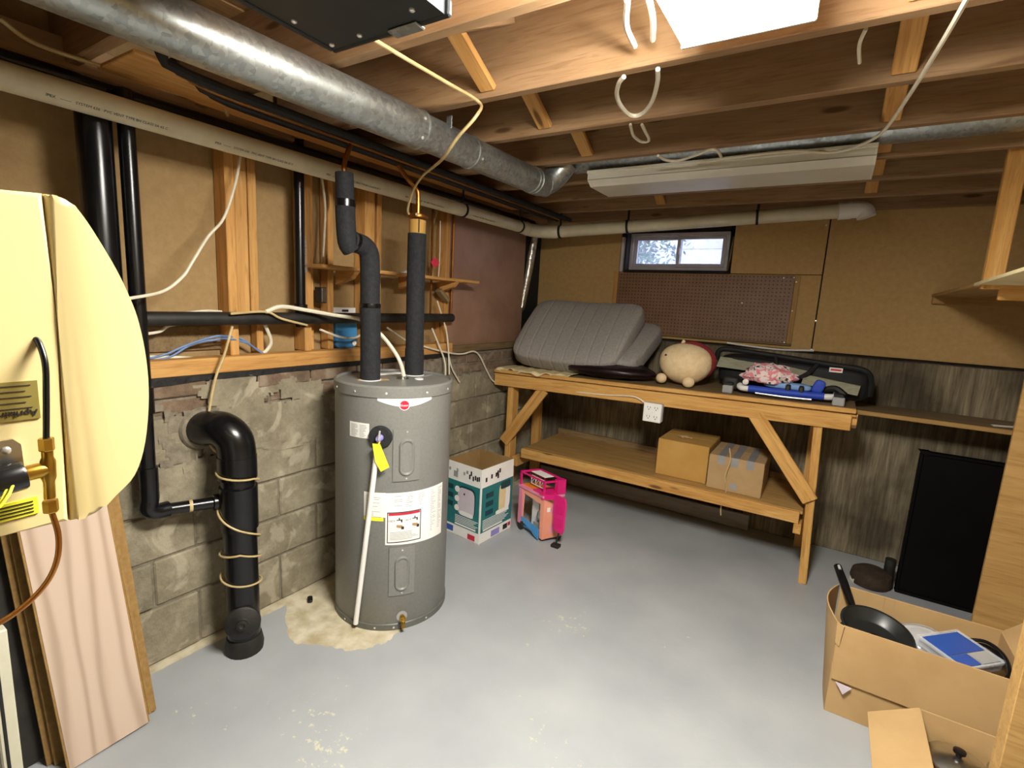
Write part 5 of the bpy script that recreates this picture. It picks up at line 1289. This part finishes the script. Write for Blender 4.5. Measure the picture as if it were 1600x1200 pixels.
def camper():
    P0 = Vector((-1.705, 2.90, 0)); e1 = Vector((.235, -.087, 0)); W_ = e1.length; e1.normalize(); e2 = Vector((-e1.y, e1.x, 0)); e2 = (e2*.97+e1*.24).normalized()*.76
    t = thing('toy_camper', 'pink and salmon toy camper van with an open side and magenta roof rail', 'toy', P0+e1*W_/2+e2*.1)
    def lb(nm, a0, a1, b0, b1, z0, z1, m, par=None):
        f = lambda a, b, z: P0+e1*a+e2*b+Vector((0, 0, z))
        return hexa(nm, [f(a0, b0, z0), f(a1, b0, z0), f(a1, b1, z0), f(a0, b1, z0), f(a0, b0, z1), f(a1, b0, z1), f(a1, b1, z1), f(a0, b1, z1)], M[m], par or t)
    f = lambda a, b, z: P0+e1*a+e2*b+Vector((0, 0, z))
    # side wall with arched opening towards the viewer
    side = [(0, .05), (.03, .05), (.036, .075), (.042, .085), (.042, .28), (.225, .262), (.228, .02), (.25, .02), (.25, .305), (0, .315)]
    prism('side_wall', [f(a, 0, z) for a, z in side], e2*.012, M['salmon'], t, bevel=.002, seg=1)
    prism('pink_corner', [f(a, -.001, z) for a, z in ((-.001, .05), (.029, .05), (.036, .08), (.04, .12), (.036, .30), (-.001, .312))], -e2*.006, M['pink'], t)
    prism('end_wall', [f(.25, b, z) for b, z in ((0, .02), (.20, .03), (.20, .30), (.17, .315), (.02, .315), (0, .305))], e1*.012, M['salmon'], t, bevel=.004, seg=2)
    lb('back_wall', 0, .25, .185, .197, .03, .31, 'pale_pink'); lb('floor_tray', .03, .245, .012, .185, .03, .045, 'sky_blue')
    prism('blue_skirt', [f(a, -.003, z) for a, z in ((.04, .105), (.10, .10), (.228, .085), (.228, .012), (.19, .02), (.15, .045), (.04, .08))], -e2*.008, M['sky_blue'], t)
    lb('inner_unit', .05, .12, .09, .18, .045, .27, 'white_plastic'); lb('inner_unit', .12, .22, .16, .183, .045, .27, 'white_plastic')
    ellipsoid('silver_dome', f(.165, .08, .15), (.035, .035, .045), M['steel'], t, 18, 12)
    lb('inner_seat', .11, .18, .05, .15, .045, .09, 'grey_plastic')
    lb('roof_tray', -.006, .262, -.012, .20, .312, .328, 'pink'); lb('roof_panel', .01, .14, .02, .18, .328, .334, 'orange')
    lb('magenta_deck', .14, .255, .0, .19, .328, .338, 'magenta')
    # roof rail: posts, rails and white lattice
    for a, b in ((0, -.005), (.245, -.005), (.245, .19), (0, .19), (.05, .19)): lb('rail_post', a, a+.014, b, b+.012, .328, .425, 'magenta')
    for b in (-.005, .19): lb('rail', 0, .26, b, b+.01, .415, .427, 'magenta')
    lb('rail', .247, .259, 0, .2, .415, .427, 'magenta'); lb('rail', 0, .012, 0, .2, .415, .427, 'magenta'); lb('corner_panel', .235, .265, .12, .20, .33, .43, 'magenta')
    lb('lattice', .06, .20, .05, .056, .35, .356, 'white_plastic'); lb('lattice', .06, .20, .05, .056, .405, .411, 'white_plastic')
    for a in (.06, .105, .15, .194): lb('lattice', a, a+.006, .05, .056, .35, .411, 'white_plastic')
    for a in (.06, .105, .15): beam('lattice', f(a+.004, .053, .354), f(a+.044, .053, .408), .005, .005, M['white_plastic'], t)
    lb('lattice', .05, .19, .06, .15, .428, .432, 'white_plastic')
    # magenta door swung out beyond the end wall
    q = f(.262, .02, .34); u = (e1*.93+e2*.25).normalized()
    prism('door', [q+u*.055+Vector((0, 0, .02)), q+u*.145+Vector((0, 0, .015)), q+u*.155+Vector((0, 0, -.02)), q+u*.15+Vector((0, 0, -.20)), q+u*.135+Vector((0, 0, -.235)), q+u*.075+Vector((0, 0, -.225)), q+u*.062+Vector((0, 0, -.20))], e2*.014, M['magenta'], t, bevel=.003, seg=1)
    for z0 in (-.19, -.10, -.02):
        prism('door_moulding', [q+u*.078-e2*.001+Vector((0, 0, z0)), q+u*.135-e2*.001+Vector((0, 0, z0-.002)), q+u*.135-e2*.001+Vector((0, 0, z0+.05 if z0 < -.05 else z0+.012)), q+u*.078-e2*.001+Vector((0, 0, z0+.05 if z0 < -.05 else z0+.012))], -e2*.003, M['magenta'], t)
    prism('hinge_arm', [f(.20, -.012, .325), f(.25, -.012, .30), q+u*.06+Vector((0, 0, -.02)), q+u*.06+Vector((0, 0, .015)), f(.25, -.012, .338)], e2*.03, M['magenta'], t)
    beam('prop_leg', q+u*.11+e2*.008+Vector((0, 0, -.232)), Vector((q.x+u.x*.09, q.y+u.y*.09+.01, 0)), .012, .01, M['ink'], t)
    box('prop_foot', (q.x+u.x*.09-.025, q.y+u.y*.09-.01, 0), (q.x+u.x*.09+.03, q.y+u.y*.09+.035, .02), M['ink'], t)
    # wheels
    for a, b in ((.02, -.004), (.02, .185), (.225, .185)):
        lathe('wheel', f(a, b, .033), e2, [(.033, 0), (.033, .016), (.015, .018), (0, .018)], M['ink'], t, 20)
    lathe('wheel', f(.222, .02, .033), e2, [(.033, 0), (.033, .016), (0, .018)], M['ink'], t, 20)
    for b, z in ((.07, .20), (.07, .06)): prism('end_window', [f(.2625, b+x_, z+z_) for x_, z_ in ((0, 0), (.05, .004), (.05, .07), (0, .06))], e1*.002, M['pink'], t)
    quad('sticker', f(.264, .03, .215), e2*.03, Vector((0, 0, .03)), M['white_print'], t, .001)
camper()

def carton(name, lab, x0, x1, y0, y1, h, m, bulge=0):
    t = thing(name, lab, 'box', ((x0+x1)/2, (y0+y1)/2, 0))
    w_ = .005
    box('bottom', (x0+w_, y0+w_, .001), (x1-w_, y1-w_, .007), M[m], t, bevel=0)
    def wallp(nm, pts, d): return prism(nm, pts, d, M[m], t)
    return t
def pot_box():
    x0, x1, y0, y1, h = .168, .725, 2.27, 2.635, .385
    t = thing('open_carton', 'large open cardboard carton full of pans and plastic tubs', 'box', ((x0+x1)/2, (y0+y1)/2, 0))
    m = M['card']; w_ = .006
    box('bottom', (x0+.008, y0+.008, .001), (x1-.008, y1-.008, .007), m, t, bevel=0)
    # near panel with the outer flap folded down over it
    box('side_panel', (x0, y0, 0), (x1, y0+w_, h-.09), m, t, bevel=.001)
    hexa('side_panel', [(x0+.005, y0-.010, .155), (x1, y0-.012, .15), (x1, y0-.004, .15), (x0+.005, y0-.002, .155), (x0, y0-.004, h+.002), (x1, y0-.004, h), (x1, y0+.004, h), (x0, y0+.004, h+.002)], m, t)
    box('side_panel', (x0+.01, y1-w_, 0), (x1, y1, h+.004), m, t, bevel=.001)
    for xx in (.34, .375): box('crease', (xx, y1-w_-.002, .05), (xx+.004, y1-w_, h+.004), M['card_brown'], t, bevel=0)
    box('side_panel', (x1-w_, y0, 0), (x1, y1, h), m, t, bevel=.001)
    # far end panel bulging outwards
    V = []; F = []; n = 14
    for i in range(n+1):
        u = i/n; y = y0+(y1-y0)*u
        for j in range(7):
            v = j/6; bl = math.sin(math.pi*u)*(.008+.036*v)
            V += [(x0-bl, y, v*(h+.01*math.sin(math.pi*u))), (x0-bl+.005, y, v*(h+.01*math.sin(math.pi*u)))]
    for i in range(n):
        for j in range(6):
            a = (i*7+j)*2; b = ((i+1)*7+j)*2
            F += [(a, a+2, b+2, b), (a+1, b+1, b+3, a+3)]
    for i in range(n): a = (i*7+6)*2; b = ((i+1)*7+6)*2; F.append((a, a+1, b+1, b))
    mesh('side_panel', V, F, m, t, True)
    prism('torn_corner', [(x0-.002, y0-.008, .31), (x0+.012, y0-.012, .30), (x0+.018, y0-.013, h+.004), (x0-.006, y0-.004, h+.01)], (.001, .004, 0), m, t)
    prism('torn_corner', [(x0+.02, y0-.016, .15), (x0+.075, y0-.016, .145), (x0+.05, y0-.018, .108)], (0, .003, 0), M['pale_pink'], t)
    prism('flap', [(x1-.002, y0+.05, h), (x1-.002, y1, h), (x1+.075, y1+.0, h+.085), (x1+.08, y0+.16, h+.085)], (.004, 0, -.002), m, t)
pot_box()
# contents of the large carton, resting on one another
tag(lathe('stock_pot', (.308, 2.44, .008), (0, 0, 1), [(.115, 0), (.12, .01), (.12, .272), (.126, .277), (.122, .279), (.114, .27), (.112, .02), (0, .02)], M['pan'], None, 36), 'dark deep pot under the frying pan in the large carton', 'pot')
def frying_pan():
    c = Vector((.30, 2.41, .302)); ax = Vector((.10, -.16, 1)).normalized()
    t = thing('frying_pan', 'black non-stick frying pan with its handle up over the carton corner', 'pan', c)
    lathe('bowl', c, ax, [(0, 0), (.088, 0), (.098, .006), (.122, .042), (.127, .045), (.1255, .048), (.119, .046), (.096, .012), (.088, .006), (0, .006)], M['pan'], t, 44)
    lathe('rim', c+ax*.044, ax, [(.122, 0), (.128, .001), (.128, .005), (.122, .005)], M['pan'], t, 44, ring=True)
    h0 = c+ax*.04+Vector((-.072, .098, .004))
    h1 = Vector((.158, 2.715, .435))
    d = (h1-h0).normalized()
    tube('handle', [h0, h0+d*.03, h0.lerp(h1, .55), h1], .013, M['black_plastic'], t, 12, 4, radii=[.009, .012, .016, .018, .016])
    tube('hanging_hole', [h1-d*.028+Vector((.002, -.012, .012)), h1-d*.004+Vector((.002, -.012, .012))], .006, M['grey_plastic'], t, 8, 1)
    lathe('centre_boss', c+ax*.006, ax, [(.016, 0), (.012, .006), (0, .008)], M['black_plastic'], t, 16)
frying_pan()
t = thing('glass_lid', 'clear domed lid leaning in the large carton behind the blue tub', 'lid', (.50, 2.50, .30))
lathe('dome', (.47, 2.515, .305), (-.1, -.15, 1), [(.09, 0), (.092, .003), (.086, .015), (.06, .03), (.03, .037), (0, .038)], M['clear_plastic'], t, 36)
lathe('rim', (.47, 2.515, .303), (-.1, -.15, 1), [(.088, 0), (.094, .001), (.094, .006), (.088, .007)], M['steel'], t, 36, ring=True)
tag(lathe('mixing_bowl', (.525, 2.475, .008), (0, 0, 1), [(.05, 0), (.06, .05), (.078, .2), (.08, .278), (.083, .28), (.076, .278), (.072, .2), (.05, .02), (0, .02)], M['black_plastic'], None, 36), 'black bowl holding up the clear lid in the large carton', 'bowl')
def tub():
    o = Vector((.435, 2.43, .352)); u = Vector((.125, -.125, -.012)); v = Vector((.14, .135, .008)); n_ = u.cross(v).normalized()
    if n_.z < 0: n_ = -n_
    t = thing('plastic_tub', 'flat divided plastic tub with a blue lid lying on top of the carton', 'tub', o)
    def sl(nm, a0, a1, b0, b1, z0, z1, m):
        q = lambda a, b, z: o+u*a+v*b+n_*z
        return hexa(nm, [q(a0, b0, z0), q(a1, b0, z0), q(a1, b1, z0), q(a0, b1, z0), q(a0, b0, z1), q(a1, b0, z1), q(a1, b1, z1), q(a0, b1, z1)], M[m], t)
    sl('tray', .03, .97, .03, .97, -.028, 0, 'clear_plastic'); sl('lid_rim', 0, 1, 0, 1, 0, .006, 'clear_plastic')
    sl('blue_panel', .06, .62, .06, .94, .006, .009, 'lid_blue'); sl('blue_panel', .64, .94, .06, .48, .006, .009, 'lid_blue'); sl('clear_panel', .64, .94, .52, .94, .006, .009, 'grey_plastic')
    for b in (0, .96): sl('lid_ridge', 0, 1, b, b+.04, .006, .011, 'clear_plastic')
    for a in (0, .97): sl('lid_ridge', a, a+.03, 0, 1, .006, .011, 'clear_plastic')
tub()
for k, (dz, lab) in enumerate(((.0, 'uppermost black coiled lead at the end of the large carton'), (-.016, 'middle black coiled lead at the end of the large carton'), (-.032, 'lowest black coiled lead at the end of the large carton'))):
    tag(tube('coiled_lead', [(.60+.01*k, 2.55, .345+dz), (.66, 2.53, .37+dz), (.695+.004*k, 2.45, .372+dz), (.69, 2.36, .35+dz), (.64, 2.31, .33+dz)], .007, M['black_plastic'], None, 8, 6), lab, 'lead', 'black coiled leads in the large carton')

def small_carton():
    x0, x1, y0, y1, h = .425, .76, 1.70, 2.125, .25
    t = thing('small_carton', 'smaller open cardboard carton with steel pots in front of the large one', 'box', ((x0+x1)/2, (y0+y1)/2, 0))
    m = M['card']; w_ = .005
    box('bottom', (x0, y0, .001), (x1, y1, .006), m, t, bevel=0)
    box('side_panel', (x0, y1-w_, 0), (x1, y1, h), m, t, bevel=.001); box('side_panel', (x0, y0, 0), (x1, y0+w_, h), m, t, bevel=.001)
    box('side_panel', (x0, y0, 0), (x0+w_, y1, h), m, t, bevel=.001); box('side_panel', (x1-w_, y0, 0), (x1, y1, h), m, t, bevel=.001)
    prism('flap', [(x0, y1-.002, h), (x0, y0, h), (x0-.142, y0-.01, h-.07), (x0-.142, y1-.032, h-.07)], (0, 0, .004), M['card'], t)
    prism('flap', [(x1, y1-.002, h), (x1, y0, h), (x1+.10, y0-.01, h-.10), (x1+.10, y1-.032, h-.10)], (0, 0, .004), M['card'], t)
small_carton()
def steel_pot(x, y, r, h, lab):
    t = thing('steel_pot', lab, 'pot', (x, y, .007), 'steel pots in the smaller carton')
    lathe('body', (x, y, .007), (0, 0, 1), [(r*.9, 0), (r, .01), (r, h), (r+.005, h+.003), (r-.003, h+.002), (r-.004, .01), (0, .01)], M['steel'], t, 32)
    lathe('lid', (x, y, .007+h+.003), (0, 0, 1), [(r+.004, 0), (r+.004, .004), (r*.7, .018), (.015, .026), (0, .026)], M['steel'], t, 32)
    lathe('knob', (x, y, .007+h+.028), (0, 0, 1), [(.008, 0), (.008, .01), (.017, .014), (.017, .022), (0, .025)], M['black_plastic'], t, 16)
steel_pot(.522, 2.02, .078, .165, 'steel lidded pot beside the opened flap of the smaller carton')
steel_pot(.655, 2.055, .05, .165, 'smaller steel lidded pot in the corner of the smaller carton')

# ---- dark panel, stump, floor bit
def black_panel():
    x0, x1, y, h = .505, 1.06, 3.60, .868
    t = thing('display_board', 'tall black glossy framed panel standing against the stained concrete', 'panel', ((x0+x1)/2, y, 0))
    box('sheet', (x0+.01, y+.008, .01), (x1-.01, y+.03, h-.01), M['jet'], t, bevel=.002)
    beam('frame', (x0, y+.02, h-.008), (x1, y+.02, h-.008), .05, .016, M['jet'], t); beam('frame', (x0, y+.02, .008), (x1, y+.02, .008), .05, .016, M['jet'], t)
    beam('frame', (x0+.007, y+.02, .016), (x0+.007, y+.02, h-.016), .05, .014, M['jet'], t, up=(1, 0, 0)); beam('frame', (x1-.007, y+.02, .016), (x1-.007, y+.02, h-.016), .05, .014, M['jet'], t, up=(1, 0, 0))
    prism('corner_clip', [(x0-.012, y-.006, h+.004), (x0+.04, y-.006, h+.004), (x0+.03, y-.006, h-.03)], (0, .05, 0), M['jet'], t)
black_panel()
t = thing('old_stump', 'low dark brown rounded lump on the floor beside the black panel', 'stump', (.39, 3.63, 0))
lathe('body', (.385, 3.62, 0), (0, 0, 1), [(.10, 0), (.108, .03), (.10, .075), (.07, .095), (0, .10)], M['rust'], t, 22)
prism('pale_chip', [(.28, 3.60, .001), (.30, 3.555, .001), (.305, 3.60, .001)], (0, 0, .03), M['cable_white'], t)
tag(tube('dark_pipe_end', [(.47, 3.66, 0), (.47, 3.66, .17)], .028, M['black_dusty'], None, 12, 1), 'short dark pipe end between the lump and the black panel', 'pipe')
tag(rounded('black_clip', (-2.095, 1.495, .009), (.05, .026, .016), M['black_plastic'], None, .5, Matrix.Rotation(R(-35), 3, 'Z')), 'small black plastic bit on the bare concrete patch', 'clip')

# ---- shelving on the side wall
def side_shelving():
    t = thing('shelving_unit', 'timber shelving frame with plywood end at the edge of the photo', 'shelving', (.8, 2.6, 0))
    box('end_panel', (.718, 3.0, 0), (1.25, 3.02, 1.70), M['ply'], t)
    beam('hanging_post', (.521, 2.85, 1.735), (.521, 2.85, 2.30), .065, .038, M['bench'], t, up=(0, 1, 0))
    beam('shelf_board', (.86, 2.93, 1.756), (.86, 4.085, 1.756), .76, .016, M['ply'], t)
    hexa('shelf_sheet', [(.436, 1.62, 1.752), (1.24, 1.62, 1.752), (1.24, 2.92, 1.752), (.478, 2.92, 1.752), (.436, 1.62, 1.764), (1.24, 1.62, 1.764), (1.24, 2.92, 1.764), (.478, 2.92, 1.764)], M['cloth_cream'], t)
    beam('cross_bearer', (.545, 2.84, 1.722), (1.24, 2.84, 1.722), .02, .06, M['bench'], t)
    beam('cleat', (.485, 4.075, 1.728), (1.24, 4.075, 1.728), .04, .045, M['ply'], t)
    box('front_post', (.47, 1.54, 0), (.60, 1.60, 1.75), M['ply'], t)
side_shelving()
